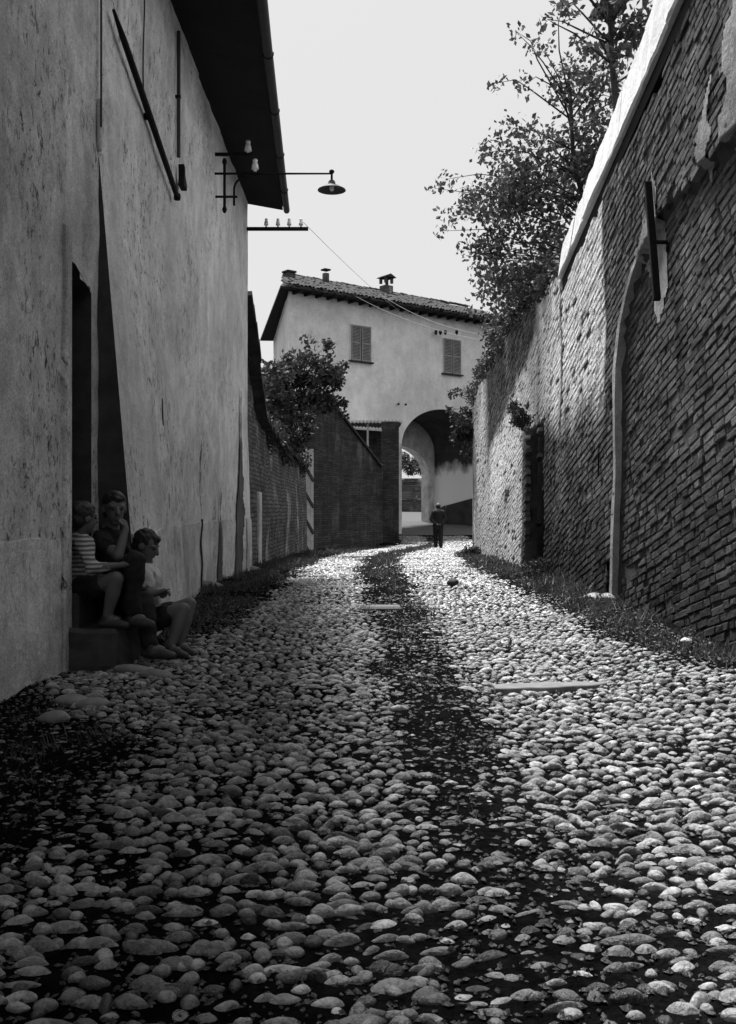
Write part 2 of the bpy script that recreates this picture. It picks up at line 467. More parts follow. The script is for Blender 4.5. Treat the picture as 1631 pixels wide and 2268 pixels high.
VAR1 = [stone_variant(1, r0) for _ in range(16)]

def cobble_list():
    r = np.random.default_rng(5); out = []
    Y = 1.62
    while Y < 47:
        far = Y > 13
        sc = np.interp(Y, [1.6, 4, 10, 16, 30], [1.02, 1.0, .95, 1.1, 1.45])
        wid = .040 * sc
        X = -2.0 if Y < 31 else lane_c(Y) - 2.6
        Xe = 2.6 if Y < 24 else lane_c(Y) + 2.4
        ph = .35 * math.sin(Y * 2.1) + r.random() * .5
        while X < Xe:
            L = float(np.clip(r.lognormal(math.log(.058), .42), .028, .18)) * sc
            x = X + L / 2
            y = Y + .05 * math.sin(x * 1.7 + ph) + r.normal() * .022 + .03 * math.sin(x * .9 + Y)
            dv = float(dirt(x, y))
            X += L + abs(r.normal()) * .009 + .002
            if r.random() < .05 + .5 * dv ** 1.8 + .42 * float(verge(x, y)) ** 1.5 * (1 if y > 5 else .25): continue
            b = wid * r.uniform(.34, .52); c = float(np.clip(L * r.uniform(.26, .42), .012, .040 * sc ** .5))
            if r.random() < .06: b *= 1.5; c *= 1.2
            rot = r.normal() * .20 + .10 * math.sin(x * 1.1 + y * .8)
            if r.random() < .07: rot += r.normal() * .9
            hp_ = r.uniform(.007, .018) * sc ** .5; z = min(hp_, c * .72) - c - .006 * dv - (.006 if r.random() < .25 else 0)
            tone = float(np.clip(r.normal(.30, .15), .05, .7)) * (1 - .4 * dv)
            if r.random() < .05: tone = r.uniform(.42, .6)
            out.append((x, y, z, L * .50, b, c, rot, r.normal() * .13, r.normal() * .16, tone))
        Y += wid * r.uniform(.92, 1.1)
    return np.array(out)
ST = cobble_list()
ST[:, 2] += gz(ST[:, 0], ST[:, 1]) + .008
px = 815.5 + ST[:, 0] / ST[:, 1] * F; py = 1134 + (1 - ST[:, 2]) / ST[:, 1] * F
inview = (px > -20) & (px < 1650) & (py < 2300)
proj = ST[:, 3] * (ST[:, 2] + ST[:, 5] - gz(ST[:, 0], ST[:, 1]) + ST[:, 4] * .4) / ST[:, 1] ** 2
proj[~inview | (py > 2262) | (px < 5) | (px > 1626) | (ST[:, 2] + ST[:, 5] - gz(ST[:, 0], ST[:, 1]) < .013)] = 0
ST_keep = (px > -330) & (px < 1960) & (py < 2700)
big = set(np.argsort(-proj)[:300].tolist())
def rots(rot, tx, ty):
    return (Matrix.Rotation(rot, 3, 'Z') @ Matrix.Rotation(ty, 3, 'Y') @ Matrix.Rotation(tx, 3, 'X'))
var_mesh = []
for V, Fa in VAR3:
    me = np_mesh('cobble', V, Fa); me.materials.append(M['stone_one']); var_mesh.append(me)
lane = bpy.data.objects.new('cobbled_lane', None); C.objects.link(lane); tag(lane, 'lane of river cobbles set on edge', None, None, 'structure')
VV, FF, TT = {2: [], 1: []}, {2: [], 1: []}, {2: [], 1: []}
off = {2: 0, 1: 0}
for i in np.nonzero(ST_keep)[0]:
    x, y, z, a_, b_, c_, rt, tx, ty, tn = ST[i]
    if i in big:
        o = bpy.data.objects.new('cobble', var_mesh[i % len(var_mesh)]); C.objects.link(o)
        o.parent = lane; o.location = (x, y, z); o.rotation_euler = rots(rt, tx, ty).to_euler(); o.scale = (a_, b_, c_); o.color = (tn, tn, tn, 1)
        continue
    s = 2 if (y < 4.6 or (y < 9 and a_ > .026)) else 1
    V, Fa = (VAR2 if s == 2 else VAR1)[i % (24 if s == 2 else 16)]
    Wv = (V * np.array([a_, b_, c_])) @ np.array(rots(rt, tx, ty)).T + np.array([x, y, z])
    VV[s].append(Wv); FF[s].append(Fa + off[s]); TT[s].append(np.full(len(V), tn)); off[s] += len(V)
for s in (2, 1):
    me = np_mesh('cobbles', np.concatenate(VV[s]), np.concatenate(FF[s]), True, np.concatenate(TT[s]))
    o = link('cobbles', me, M['stone']); o.parent = lane; o['kind'] = 'stuff'

# chips and grit between the cobbles
def grit():
    r = np.random.default_rng(91); n = 26000
    Y = 1.7 + 9 * r.random(n) ** 1.6; X = r.uniform(-1.9, 2.4, n); s_ = r.uniform(.003, .010, n) * (1 + .05 * Y)
    V0 = np.array([(1, 0, 0), (0, 1, 0), (-1, 0, 0), (0, -1, 0), (0, 0, .7), (0, 0, -.7)], float)
    F0 = np.array([(0, 1, 4), (1, 2, 4), (2, 3, 4), (3, 0, 4)])
    an = r.random(n) * 6.28; ca, sa = np.cos(an), np.sin(an)
    V = V0[None] * (s_[:, None, None] * r.uniform(.6, 1.3, (n, 6, 1))) * np.array([1.4, .8, 1])
    W = np.stack([V[..., 0] * ca[:, None] - V[..., 1] * sa[:, None], V[..., 0] * sa[:, None] + V[..., 1] * ca[:, None], V[..., 2]], -1)
    W += np.stack([X, Y, gz(X, Y) + .012 * dirt(X, Y) + .004], 1)[:, None]
    return W.reshape(-1, 3), (F0[None] + 6 * np.arange(n)[:, None, None]).reshape(-1, 3), np.repeat(r.uniform(.015, .10, n), 6)
V, Fq, tn = grit()
o = link('grit', np_mesh('grit', V, Fq, False, tn), M['stone']); o.parent = lane; o['kind'] = 'stuff'

# ------------------------------------------------------------------ house on the left
XL = -1.9
house = thing('plastered_house', 'tall weathered plaster house with deep dark eave along the left of the lane', 'house', (XL, 8, 0))
def wall_grid(us, vs, fn, hole=None):
    """fn(u,v)->xyz arrays; hole(u,v) mask of cell centres left open"""
    U, V = np.meshgrid(us, vs)
    Pn = np.stack(fn(U, V), -1)
    n_ = U.shape; id_ = np.arange(U.size).reshape(n_)
    fa = np.stack([id_[:-1, :-1], id_[:-1, 1:], id_[1:, 1:], id_[1:, :-1]], -1)
    if hole is not None:
        cu = (U[:-1, :-1] + U[1:, 1:]) / 2; cv = (V[:-1, :-1] + V[1:, 1:]) / 2
        fa = fa[~hole(cu, cv)]
    return Pn.reshape(-1, 3), fa.reshape(-1, 4)
TOP = 6.1
# near part with the door opening
DN, DF = 6.30, 6.84
def lintel(y): return 2.66 - (y - DN) * .3
def near_fn(U, V):
    x = XL + (fbm(U * 3, V * 3, 3) - .5) * .03 - .02 * sstep(1.2, 0, V) * 0
    return x, U, V
us = np.unique(np.concatenate([np.arange(-9, 2, 1.0), np.arange(2, 6.1, .15), np.linspace(6.1, DN, 4), np.linspace(DN, DF, 9), [6.93, 7.02]]))
vs_ = np.unique(np.concatenate([np.arange(-.4, TOP + .01, .07), [2.6]]))
V_, F_ = wall_grid(us, vs_, near_fn, lambda u, v: (u > DN) & (u < DF) & (v < lintel(u)))
link('near_wall', np_mesh('near_wall', V_, F_), M['plaster_near'], house)
# door recess: reveals, lintel and plank door
mb = MB()
mb.add([(XL, DN, -.4), (XL - .42, DN, -.4), (XL - .42, DN, lintel(DN)), (XL, DN, lintel(DN))], [(0, 1, 2, 3)])
mb.add([(XL, DF, -.4), (XL - .42, DF, -.4), (XL - .42, DF, lintel(DF)), (XL, DF, lintel(DF))], [(0, 1, 2, 3)])
mb.add([(XL, DN, lintel(DN)), (XL - .42, DN, lintel(DN)), (XL - .42, DF, lintel(DF)), (XL, DF, lintel(DF))], [(0, 1, 2, 3)])
mb.build('door_reveal', M['timber'], house)  # dark timber colour stands for shade inside the recess
door = MB().box((XL - .45, (DN + DF) / 2, 1.2), (.03, DF - DN + .1, 3.4)).build('door', M['timber'], house)
for k in range(5):
    MB().box((XL - .425, DN + .055 + k * .108, 1.25), (.02, .1, 2.5)).build('plank', M['timber'], door, bevel=.004)
MB().box((XL - .40, DF - .1, 1.15), (.035, .03, .12)).build('handle', M['iron'], door)
# plaster jamb, a little proud
mb = MB()
pts = [(XL + .03, 6.14, -.3), (XL + .03, 6.295, -.3), (XL + .03, 6.30, 2.72), (XL + .03, 6.2, 2.80)]
mb.prism(pts, (-.05, 0, 0)); mb.build('door_jamb', M['plaster_near'], house, bevel=.01)
# battered part beyond the door
def base_x(y): return np.interp(y, [7.0, 8.5, 10, 11.2], [-1.60, -1.68, -1.80, -1.885])
def batter(U, V):
    t = np.clip((3.55 - V) / 3.55, 0, 1.15)
    x = XL + (base_x(U) - XL) * t
    x = x + (fbm(U * 3, V * 3, 3) - .5) * .035 * sstep(7.0, 7.2, U)
    return x, U, V
def slit(u, v): return (np.abs(u - 8.76) < .03) & (v > 1.76) & (v < 2.02)
us = np.unique(np.concatenate([np.arange(7.02, 11.21, .06), [8.73, 8.79, 11.2]])); vs_ = np.arange(-.4, TOP + .01, .06)
V_, F_ = wall_grid(us, vs_, batter, slit)
link('battered_wall', np_mesh('battered_wall', V_, F_), M['plaster_house'], house)
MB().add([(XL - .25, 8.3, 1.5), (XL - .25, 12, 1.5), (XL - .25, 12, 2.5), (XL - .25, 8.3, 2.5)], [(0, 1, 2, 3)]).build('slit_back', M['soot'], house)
MB().box((XL - .06, 7.02, 2.85), (.05, .3, 6.5)).build('core', M['plaster_house'], house)
MB().box((XL + .012, 7.0, 3.72), (.03, .05, .36)).build('lit_edge', M['white_plaster'], house, bevel=.008)  # small white block painted as a lit plaster edge
# its end face, towards the camera
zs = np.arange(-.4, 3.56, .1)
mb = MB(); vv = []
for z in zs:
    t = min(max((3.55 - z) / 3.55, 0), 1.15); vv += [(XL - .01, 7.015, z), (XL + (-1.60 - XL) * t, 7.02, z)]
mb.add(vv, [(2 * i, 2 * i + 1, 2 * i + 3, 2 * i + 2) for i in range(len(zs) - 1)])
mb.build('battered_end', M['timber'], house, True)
# far part, stepped back, with shallow pilasters
def far_fn(U, V):
    st = np.where(U < 12.7, -.05, np.where(U < 13.9, -.02, 0)) * sstep(2.2, .9, V)
    x = XL - .02 + (fbm(U * 3, V * 3, 3) - .5) * .03 + st + .06 * sstep(14.9, 15.2, U) * sstep(2.6, .4, V)
    return x, U, V
us = np.unique(np.concatenate([np.arange(11.2, 15.86, .08), [15.86]])); vs_ = np.arange(-.4, TOP + .01, .08)
V_, F_ = wall_grid(us, vs_, far_fn)
link('far_wall', np_mesh('far_wall', V_, F_), M['plaster_house'], house)
mb = MB(); mb.box((XL - 3.0, 15.84, 2.85), (5.96, .04, 6.5)); mb.build('end_wall', M['plaster_house'], house)
mb = MB(); mb.box((XL - 3.0, -9, 2.85), (5.96, .04, 6.5)); mb.build('end_wall', M['plaster_house'], house)
# dado bands
def dado_band(y0, y1, fx, top, proud=.008):
    n = max(3, int((y1 - y0) / .06)); u = np.linspace(y0, y1, n); v = np.concatenate([np.linspace(-.4, .994, 26), [1.0]])
    def fn(U, V):
        tz = np.interp(U, [y0, y1], top) + (fbm(U * 3, U * 0 + 3, 3) - .5) * .05
        z = np.where(V < 0, V, V * tz)
        x = fx(U, z) + proud + (fbm(U * 4 + 9, z * 4, 2) - .5) * .015
        x = np.where(V > .997, x - proud - .04, x)
        return x, U, z
    V_, F_ = wall_grid(u, v, fn)
    return link('dado', np_mesh('dado', V_, F_, False), M['dado'], house)
dado_band(-9, 6.12, lambda U, V: near_fn(U, V)[0] - .0, (.84, .84))
dado_band(7.03, 11.2, lambda U, V: batter(U, V)[0], (.85, .88))
dado_band(11.55, 13.1, lambda U, V: far_fn(U, V)[0], (.88, .89))
dado_band(13.2, 14.85, lambda U, V: far_fn(U, V)[0], (.89, .9))
dado_band(15.2, 15.85, lambda U, V: far_fn(U, V)[0], (.9, .9), .012)
# painted shadow lines of the wall steps at the far base, each with its own outline
def wall_shade(pts):
    py_, pz_ = [p_[0] for p_ in pts], [p_[1] for p_ in pts]
    us = np.arange(min(py_) - .05, max(py_) + .05, .03); vs_ = np.arange(min(pz_), max(pz_) + .05, .03)
    def fn(U, V): return np.where(U < 11.2, batter(U, V)[0], far_fn(U, V)[0]) + .026, U, V
    def hole(u, v):
        u = u + (fbm(u * 7, v * 5, 2) - .5) * .10; ins = np.zeros(u.shape, bool); n_ = len(pts)
        for i in range(n_):
            (y1, z1), (y2, z2) = pts[i], pts[(i + 1) % n_]
            c_ = ((z1 > v) != (z2 > v)); ins ^= c_ & (u < (y2 - y1) * (v - z1) / (z2 - z1 + 1e-9) + y1)
        return ~ins
    V_, F_ = wall_grid(us, vs_, fn, hole); link('shade_wedge', np_mesh('shade_wedge', V_, F_), M['wall_shade'], house)
wall_shade([(11.15, -.1), (11.62, -.1), (11.55, .9), (11.42, 1.85), (11.25, 1.3), (11.18, .8)])
wall_shade([(14.2, -.1), (14.95, -.1), (15.05, 1.0), (15.0, 2.0), (14.9, 2.95), (14.7, 1.8), (14.45, 1.0)])
wall_shade([(12.7, -.1), (13.15, -.1), (13.02, .8), (12.98, 1.5), (12.88, .7)])
# eave: boarded soffit, rafters, gutter, tiles
def ex(y): return np.interp(y, [-9, 5, 9.5, 15.86, 17], [-.82, -.82, -1.06, -1.36, -1.41])
RY0, RY1 = -9.0, 15.95
def soff_z(x): return 5.93 - (x - XL) * .18
bn = 0
y = RY0
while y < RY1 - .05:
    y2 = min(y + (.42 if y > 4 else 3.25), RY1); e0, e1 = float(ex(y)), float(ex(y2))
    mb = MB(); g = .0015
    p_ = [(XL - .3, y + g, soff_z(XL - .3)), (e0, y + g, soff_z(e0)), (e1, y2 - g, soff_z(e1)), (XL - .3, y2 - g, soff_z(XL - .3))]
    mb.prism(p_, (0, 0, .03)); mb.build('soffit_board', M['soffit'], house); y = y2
y = 4.2
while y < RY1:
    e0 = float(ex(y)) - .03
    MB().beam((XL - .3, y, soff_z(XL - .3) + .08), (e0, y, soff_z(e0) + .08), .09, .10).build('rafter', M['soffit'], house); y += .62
roof = MB()
e0, e1 = float(ex(RY0)) + .05, float(ex(RY1)) + .05
roof.prism([(e0, RY0, soff_z(e0) + .05), (e1, RY1, soff_z(e1) + .05), (-5.2, RY1, 7.5), (-5.2, RY0, 7.5)], (0, 0, .06))
roof_o = roof.build('roof', M['tile'], house)
mb = MB(); gpts = [(float(ex(y)) + .06, y, soff_z(float(ex(y))) + .0) for y in np.linspace(RY0, RY1 + .02, 14)]
mb.tube(gpts, .05, 10); mb.build('gutter', M['zinc'], house, True)
for y in np.arange(7.4, RY1, 1.5):
    x_ = float(ex(y)) + .06; z_ = soff_z(x_ - .06)
    MB().tube([(x_ + .054 * math.cos(t), y, z_ + .054 * math.sin(t)) for t in np.linspace(R(-200), R(20), 8)], .008, 5).build('gutter_bracket', M['iron'], house)
tile_me = MB()
tp = [(.085 * math.cos(t), .085 * math.sin(t)) for t in np.linspace(0, math.pi, 7)]
vv = []; ff = []
for sy, k in ((0, 1.0), (.45, .8)):
    for (a1, b1) in tp: vv.append((a1 * k, sy, b1 * k))
for i in range(6): ff.append((i, i + 1, i + 8, i + 7))
for i in range(7): vv.append((vv[i][0] * .82, 0, vv[i][2] * .82))
for i in range(6): ff.append((i, i + 14, i + 15, i + 1))
tile_me.add(vv, ff)
TILE = tile_me.mesh('tile', False); TILE.materials.append(M['tile'])
def put(me, name, parent, loc, rot, scale=(1, 1, 1)):
    o = bpy.data.objects.new(name, me); C.objects.link(o); o.location = loc; o.rotation_euler = rot; o.scale = scale
    if parent is not None: adopt(o, parent)
    return o
yy = 6.1
while yy < RY1:
    x_ = float(ex(yy)) + .09
    put(TILE, 'tile', roof_o, (x_, yy, soff_z(x_ - .04) + .10), (0, R(random.uniform(-2, 2)), R(90)), (1, 1, 1)); yy += .19
# wires of the plaster: vertical conduit at the corner
cb = MB(); cb.tube([P(548, 505, 15.9), P(547.5, 640, 15.9), P(546, 795, 15.9)], .012, 6)
cd = cb.build('conduit_pipe', M['cable_dark']); tag(cd, 'thin dark conduit down the far corner of the plaster house', 'pipe')
MB().box(P(546, 796, 15.9), (.12, .05, .05)).build('clip', M['iron'], cd)
# thin cable on the near wall
th = MB(); th.tube([(XL + .03, 7.0 - .02, z) for z in (5.95, 5.2, 4.4, 3.7)], .008, 5)
tag(th.build('wall_cable', M['cable_dark']), 'thin cable dropping down the near plaster wall above the doorway', 'cable')
th = MB(); th.tube([(XL + .02, 8.35 + .03 * math.sin(z * 5), z) for z in np.linspace(6.0, 4.45, 9)], .007, 5)
tag(th.build('wall_cable', M['cable_dark']), 'dark crooked cable between the slanting iron bar and the eave', 'cable')

# slanting iron bar on the wall
bar = MB()
p0, p1 = Vector(P(237, 22, 7.24)), Vector(P(379, 436, 9.60))
p0.x = XL + .05; p1.x = XL + .06
bar.tube([p0, p0.lerp(p1, .12), p0.lerp(p1, .5), p1], [.012, .026, .030, .026], 6)
ib = bar.build('iron_bar', M['iron'], None, True); tag(ib, 'long slanting iron bar fixed high on the left plaster wall', 'iron bar')
for t in (.5,):
    q = p0.lerp(p1, t); MB().tube([(XL - .05, q.y, q.z), (q.x, q.y, q.z)], .03, 6).build('fixing', M['iron'], ib)
MB().lathe([(0, -.035), (.03, -.03), (.035, 0), (.03, .03), (0, .035)], p1, 10).build('knob', M['iron'], ib, True)
# upright bar and its hook
ub = MB(); q0 = Vector((XL + .03, 9.83, 5.75)); q1 = Vector((XL + .03, 9.83, 4.5))
ub.beam(q0, q1, .03, .035); ubo = ub.build('anchor_bar', M['zinc'], bevel=.006); tag(ubo, 'upright grey iron anchor bar below the left eave', 'iron bar')
MB().tube([(XL - .04, 9.83, 5.1), (XL + .05, 9.83, 5.1)], .02, 6).build('fixing', M['iron'], ubo)
hk = MB(); hz = 4.33
hk.prism([(XL + .02, 9.86, hz + .12), (XL + .02, 9.92, hz + .10), (XL + .02, 9.93, hz + .02), (XL + .02, 10.02, hz - .05), (XL + .02, 10.02, hz - .10), (XL + .02, 9.84, hz - .10), (XL + .02, 9.87, hz)], (.06, 0, 0))
tag(hk.build('iron_hook', M['iron'], bevel=.005), 'small black iron hook below the upright anchor bar', 'hook')

# street lamp on its wrought bracket
lz = 5.245; ly = 12.49
lamp = thing('street_lamp', 'enamel dish street lamp on a long thin wall bracket', 'lamp', (XL, ly, lz))
MB().tube([(XL - .05, ly, lz), (-1.2, ly, lz), (-.455, ly, lz)], [.016, .014, .011], 8).build('arm', M['iron'], lamp, True)
MB().tube([(XL + .10, ly, lz + .14), (XL + .10, ly, lz - .44)], .018, 8).build('upright', M['iron'], lamp, True)
for zz in (lz + .15, lz - .45):
    MB().lathe([(0, .05), (.02, .035), (.032, 0), (.02, -.035), (0, -.05)], (XL + .10, ly, zz), 10).build('finial', M['iron'], lamp, True)
MB().tube([(XL - .05, ly, lz - .29), (XL + .26, ly, lz - .29)], .016, 8).build('lower_stay', M['iron'], lamp, True)
MB().tube([(XL + .22, ly, lz - .40), (XL + .22, ly, lz - .20)] + [(XL + .22 + .16 * (1 - math.cos(t)), ly, lz - .20 + .16 * math.sin(t)) for t in np.linspace(.2, math.pi / 2, 7)] + [(XL + .55, ly, lz - .035)], .014, 8).build('scroll', M['iron'], lamp, True)
MB().tube([(-.455, ly, lz + .05), (-.455, ly, lz - .10)], .014, 8).build('hanger', M['iron'], lamp, True)
MB().lathe([(0, .03), (.03, .02), (.035, 0), (.02, -.02), (0, -.03)], (-.455, ly, lz + .02), 10).build('collar', M['iron'], lamp, True)
MB().lathe([(.03, .0), (.045, -.02), (.05, -.05), (.10, -.075), (.172, -.115), (.178, -.125), (.168, -.122), (.09, -.085), (.03, -.06)], (-.455, ly, lz - .085), 28).build('shade', M['zinc'], lamp, True)
MB().lathe([(.02, 0), (.028, -.03), (.03, -.06), (.02, -.085), (0, -.09)], (-.455, ly, lz - .13), 14).build('bulb', M['ceramic'], lamp, True)

def insulator(mb_parent, loc, s=1.0):
    return MB().lathe([(0, .13 * s), (.02 * s, .128 * s), (.032 * s, .115 * s), (.03 * s, .095 * s), (.02 * s, .085 * s), (.034 * s, .075 * s), (.042 * s, .03 * s), (.045 * s, .0), (.02 * s, .0), (.018 * s, -.03 * s)], loc, 14).build('insulator', M['ceramic'], mb_parent, True)
b1 = thing('insulator_bracket', 'short iron arm with one white insulator just above the lamp bracket', 'bracket', (XL, ly, 5.48))
MB().beam((XL - .05, ly, 5.487), (-1.44, ly, 5.487), .035, .035).build('arm', M['iron'], b1)
insulator(b1, (-1.505 + .0, ly, 5.53)); MB().tube([(-1.505, ly, 5.47), (-1.505, ly, 5.56)], .01, 6).build('pin', M['iron'], b1)
b1 = thing('insulator_bracket', 'white insulator standing on the lamp arm before the dark soffit', 'insulator', (-1.42, ly, lz))
insulator(b1, (-1.416, ly, lz + .055)); MB().tube([(-1.416, ly, lz + .0), (-1.416, ly, lz + .09)], .01, 6).build('pin', M['iron'], b1)
b2 = thing('insulator_bracket', 'long iron arm with four insulators at the far corner of the house', 'bracket', (XL, 15.75, 5.5))
yb = 15.75
za = P(600, 507, yb)[2]
MB().beam((XL - .02, yb, za), (P(683, 507, yb)[0], yb, za), .05, .05).build('arm', M['iron'], b2)
for xx in (590, 616, 641, 667):
    px_ = P(xx, 500, yb)[0]; insulator(b2, (px_, yb, za + .06), .8); MB().tube([(px_, yb, za), (px_, yb, za + .09)], .01, 6).build('pin', M['iron'], b2)

# ------------------------------------------------------------------ brick wall on the right
XR = 2.4
SL = -.245
rwall = thing('brick_wall', 'long high brick wall with slanting courses and painted sun patches right of the lane', 'brick wall', (XR, 10, 0))
CE = 12.42                                # where the coping ends
def cope_z(y): return 3.93 - .212 * (y - 12.3)
def top_z(y):
    y = np.asarray(y, float)
    far = np.interp(y, [12.42, 13.2, 14.3, 17, 19, 21, 22.5, 23.5, 24.2], [3.98, 4.12, 4.1, 4.2, 4.15, 3.95, 3.9, 3.75, 3.5])
    return np.where(y < CE, cope_z(y), far)
AY = 9.76                                 # arris of the blind arch
def arch_edge(z):                         # y of the arris at height z (the panel lies nearer the camera than this)
    return np.interp(z, [-1, 2.45, 2.8, 3.05, 3.3, 3.42, 3.5, 3.55], [AY, AY, 9.62, 9.35, 8.95, 8.55, 8.1, 7.4])
def in_panel(y, z): return (z < 3.5) & (y < arch_edge(z))
def face_x(y, z):
    y = np.asarray(y, float); z = np.asarray(z, float)
    x = XR + np.interp(y, [5, 12.4, 12.45, 14, 18, 24.2], [0, 0, .02, .04, .10, .16])
    x = x + np.where(in_panel(y, z), .075, 0)
    x = x + (fbm(y * .7 + 40, z * .7, 3) - .5) * .10
    x = x + np.where((y < CE) & (z > cope_z(y) - .16), .10, 0)
    x = x - np.where((y > 14.32) & (y < 14.86) & (z < 2.25), .16, 0)
    return x
HOLES = [(13.75, 14.30, -1, 2.3), (9.90, 10.02, .05, .48), (12.45, 12.62, .05, .5), (17.75, 18.1, 1.15, 1.42), (15.25, 15.45, 2.5, 2.7)]
def in_hole(y, z):
    m = np.zeros(np.shape(y), bool)
    for (a1, b1, c1, d1) in HOLES: m |= (y > a1) & (y < b1) & (z > c1) & (z < d1)
    return m
# mortar body behind the bricks, open at the putlog holes
us = np.unique(np.concatenate([np.arange(-8, 4, 1.0), np.arange(4.4, 24.2, .11), np.array([h[0] for h in HOLES]), np.array([h[1] for h in HOLES]), [24.2]]))
def body_fn(U, V):
    z = -.5 + V * (top_z(U) + .5 - .02)
    return face_x(U, z) + .014, U, z
V_, F_ = wall_grid(us, np.linspace(0, 1, 44), body_fn, lambda u, v: in_hole(u, -.5 + v * (top_z(u) + .5)))
link('mortar', np_mesh('mortar', V_, F_), M['mortar'], rwall)
mb = MB()
zz = [(3.05, y, float(top_z(y)) - .05) for y in np.linspace(-8, 24.0, 30)]
mb.add([(3.05, -8, -.5)] + zz + [(3.05, 24.0, -.5)], [tuple(range(32))]); mb.build('back_face', M['mortar'], rwall, fixn=False)
mb = MB(); mb.box((2.85, 24.12, 1.45), (.62, .1, 4.0)); mb.build('end_face', M['arris'], rwall)

def brick_geo(r, L, H, D):
    """8 back/front corners + raised face; local x along the course, y outwards (negative = towards lane), z up"""
    j = lambda s: r.normal(size=3) * s
    hx, hz = L / 2, H / 2; i = min(.008, H * .14)
    V = []
    for dx, dz in ((-1, -1), (1, -1), (1, 1), (-1, 1)): V.append(np.array([dx * hx, D, dz * hz]))
    for dx, dz in ((-1, -1), (1, -1), (1, 1), (-1, 1)): V.append(np.array([dx * hx, .008, dz * hz]) + j(.0025))
    for dx, dz in ((-1, -1), (1, -1), (1, 1), (-1, 1)): V.append(np.array([dx * (hx - i), 0, dz * (hz - i)]) + j(.0024) * np.array([1.3, .8, 1]))
    Fq = [(0, 1, 5, 4), (1, 2, 6, 5), (2, 3, 7, 6), (3, 0, 4, 7), (4, 5, 9, 8), (5, 6, 10, 9), (6, 7, 11, 10), (7, 4, 8, 11), (8, 9, 10, 11)]
    return np.array(V), np.array(Fq)
rb = np.random.default_rng(11)
BV = [brick_geo(rb, 1.0, 1.0, .07) for _ in range(1)]
bricks = []
cs = math.cos(math.atan(SL)); sn = math.sin(math.atan(SL))
CH = .070
v = -1.5
crs = 0
while v < 14:
    u = 4.0 + rb.random() * .2
    vw = v
    while u < 27:
        L = rb.choice([.235, .225, .12], p=[.3, .25, .45]) * rb.uniform(.9, 1.1)
        uc = u + L / 2
        # course coordinates (u along, v across) about (y=9, z=2)
        vv_ = vw + .012 * math.sin(uc * .9 + crs * .3) + rb.normal() * .004
        y = 9 + (uc - 9) * cs - (vv_ - 2) * sn
        z = 2 + (uc - 9) * sn + (vv_ - 2) * cs
        u += L + rb.uniform(.009, .02)
        if y < 4.45 or y > 24.1: continue
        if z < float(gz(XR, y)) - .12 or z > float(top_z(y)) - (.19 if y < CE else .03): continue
        if in_hole(np.array(y), np.array(z)): continue
        if rb.random() < .03: continue
        ae = float(arch_edge(z))
        if z < 3.5 and abs(y - ae) < .07: continue
        bricks.append((y, z, L, CH * rb.uniform(.78, .90), rb.normal() * .012, abs(rb.normal()) * .004 if rb.random() > .05 else .014, float(np.clip(rb.normal(.17, .04), .07, .32))))
    v += CH; crs += 1
B = np.array(bricks)
bx = face_x(B[:, 0], B[:, 1]) + B[:, 5] - .004
bxp = 815.5 + bx / B[:, 0] * F; byp = 1134 - (B[:, 1] - 1) / B[:, 0] * F
pr = B[:, 2] * B[:, 3] / B[:, 0] ** 3
pr[(bxp > 1622) | (byp < 6) | (byp > 1440) | (B[:, 1] < gz(XR, B[:, 0]) + .05)] = 0
bigb = set(np.argsort(-pr)[:300].tolist())
bvars = []
for k in range(16):
    V_, F_ = brick_geo(rb, .23 if k % 4 else .12, .067, .07)
    me = np_mesh('brick', V_, F_, False); me.materials.append(M['brick_one']); bvars.append(me)
RB = np.array(Matrix.Rotation(R(90), 3, 'Z').to_4x4().to_3x3())
VV, FF, TT = [], [], []; off = 0
for i in range(len(B)):
    y, z, L, H, tw, rec, tn = B[i]
    rot = Matrix.Rotation(R(90), 3, 'Z') @ Matrix.Rotation(-math.atan(SL) + tw * 0 - tw, 3, 'Y')
    # local x -> +Y world; local +y -> -X world, so mirror: local outward(-y) must face -X
    rot = rot @ Matrix.Diagonal((1, -1, 1))
    if i in bigb:
        k = (i * 7) % 16
        if L < .15: k = (k // 4) * 4
        elif k % 4 == 0: k += 1
        o = bpy.data.objects.new('brick', bvars[k]); C.objects.link(o)
        nl = .12 if k % 4 == 0 else .23
        q = (Matrix.Rotation(R(-90), 3, 'Z') @ Matrix.Rotation(math.atan(SL) + tw, 3, 'Y'))
        o.matrix_world = Matrix.Translation((bx[i], y, z)) @ q.to_4x4() @ Matrix.Diagonal((L / nl, 1, H / .067, 1))
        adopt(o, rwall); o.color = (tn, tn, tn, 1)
    else:
        q = np.array(Matrix.Rotation(R(-90), 3, 'Z') @ Matrix.Rotation(math.atan(SL) + tw, 3, 'Y'))
        V_, F_ = brick_geo(rb, L, H, .07)
        VV.append(V_ @ q.T + np.array([bx[i], y, z])); FF.append(F_ + off); TT.append(np.full(len(V_), tn)); off += len(V_)
me = np_mesh('brickwork', np.concatenate(VV), np.concatenate(FF), False, np.concatenate(TT))
bo = link('brickwork', me, M['brick'], rwall); bo['kind'] = 'stuff'
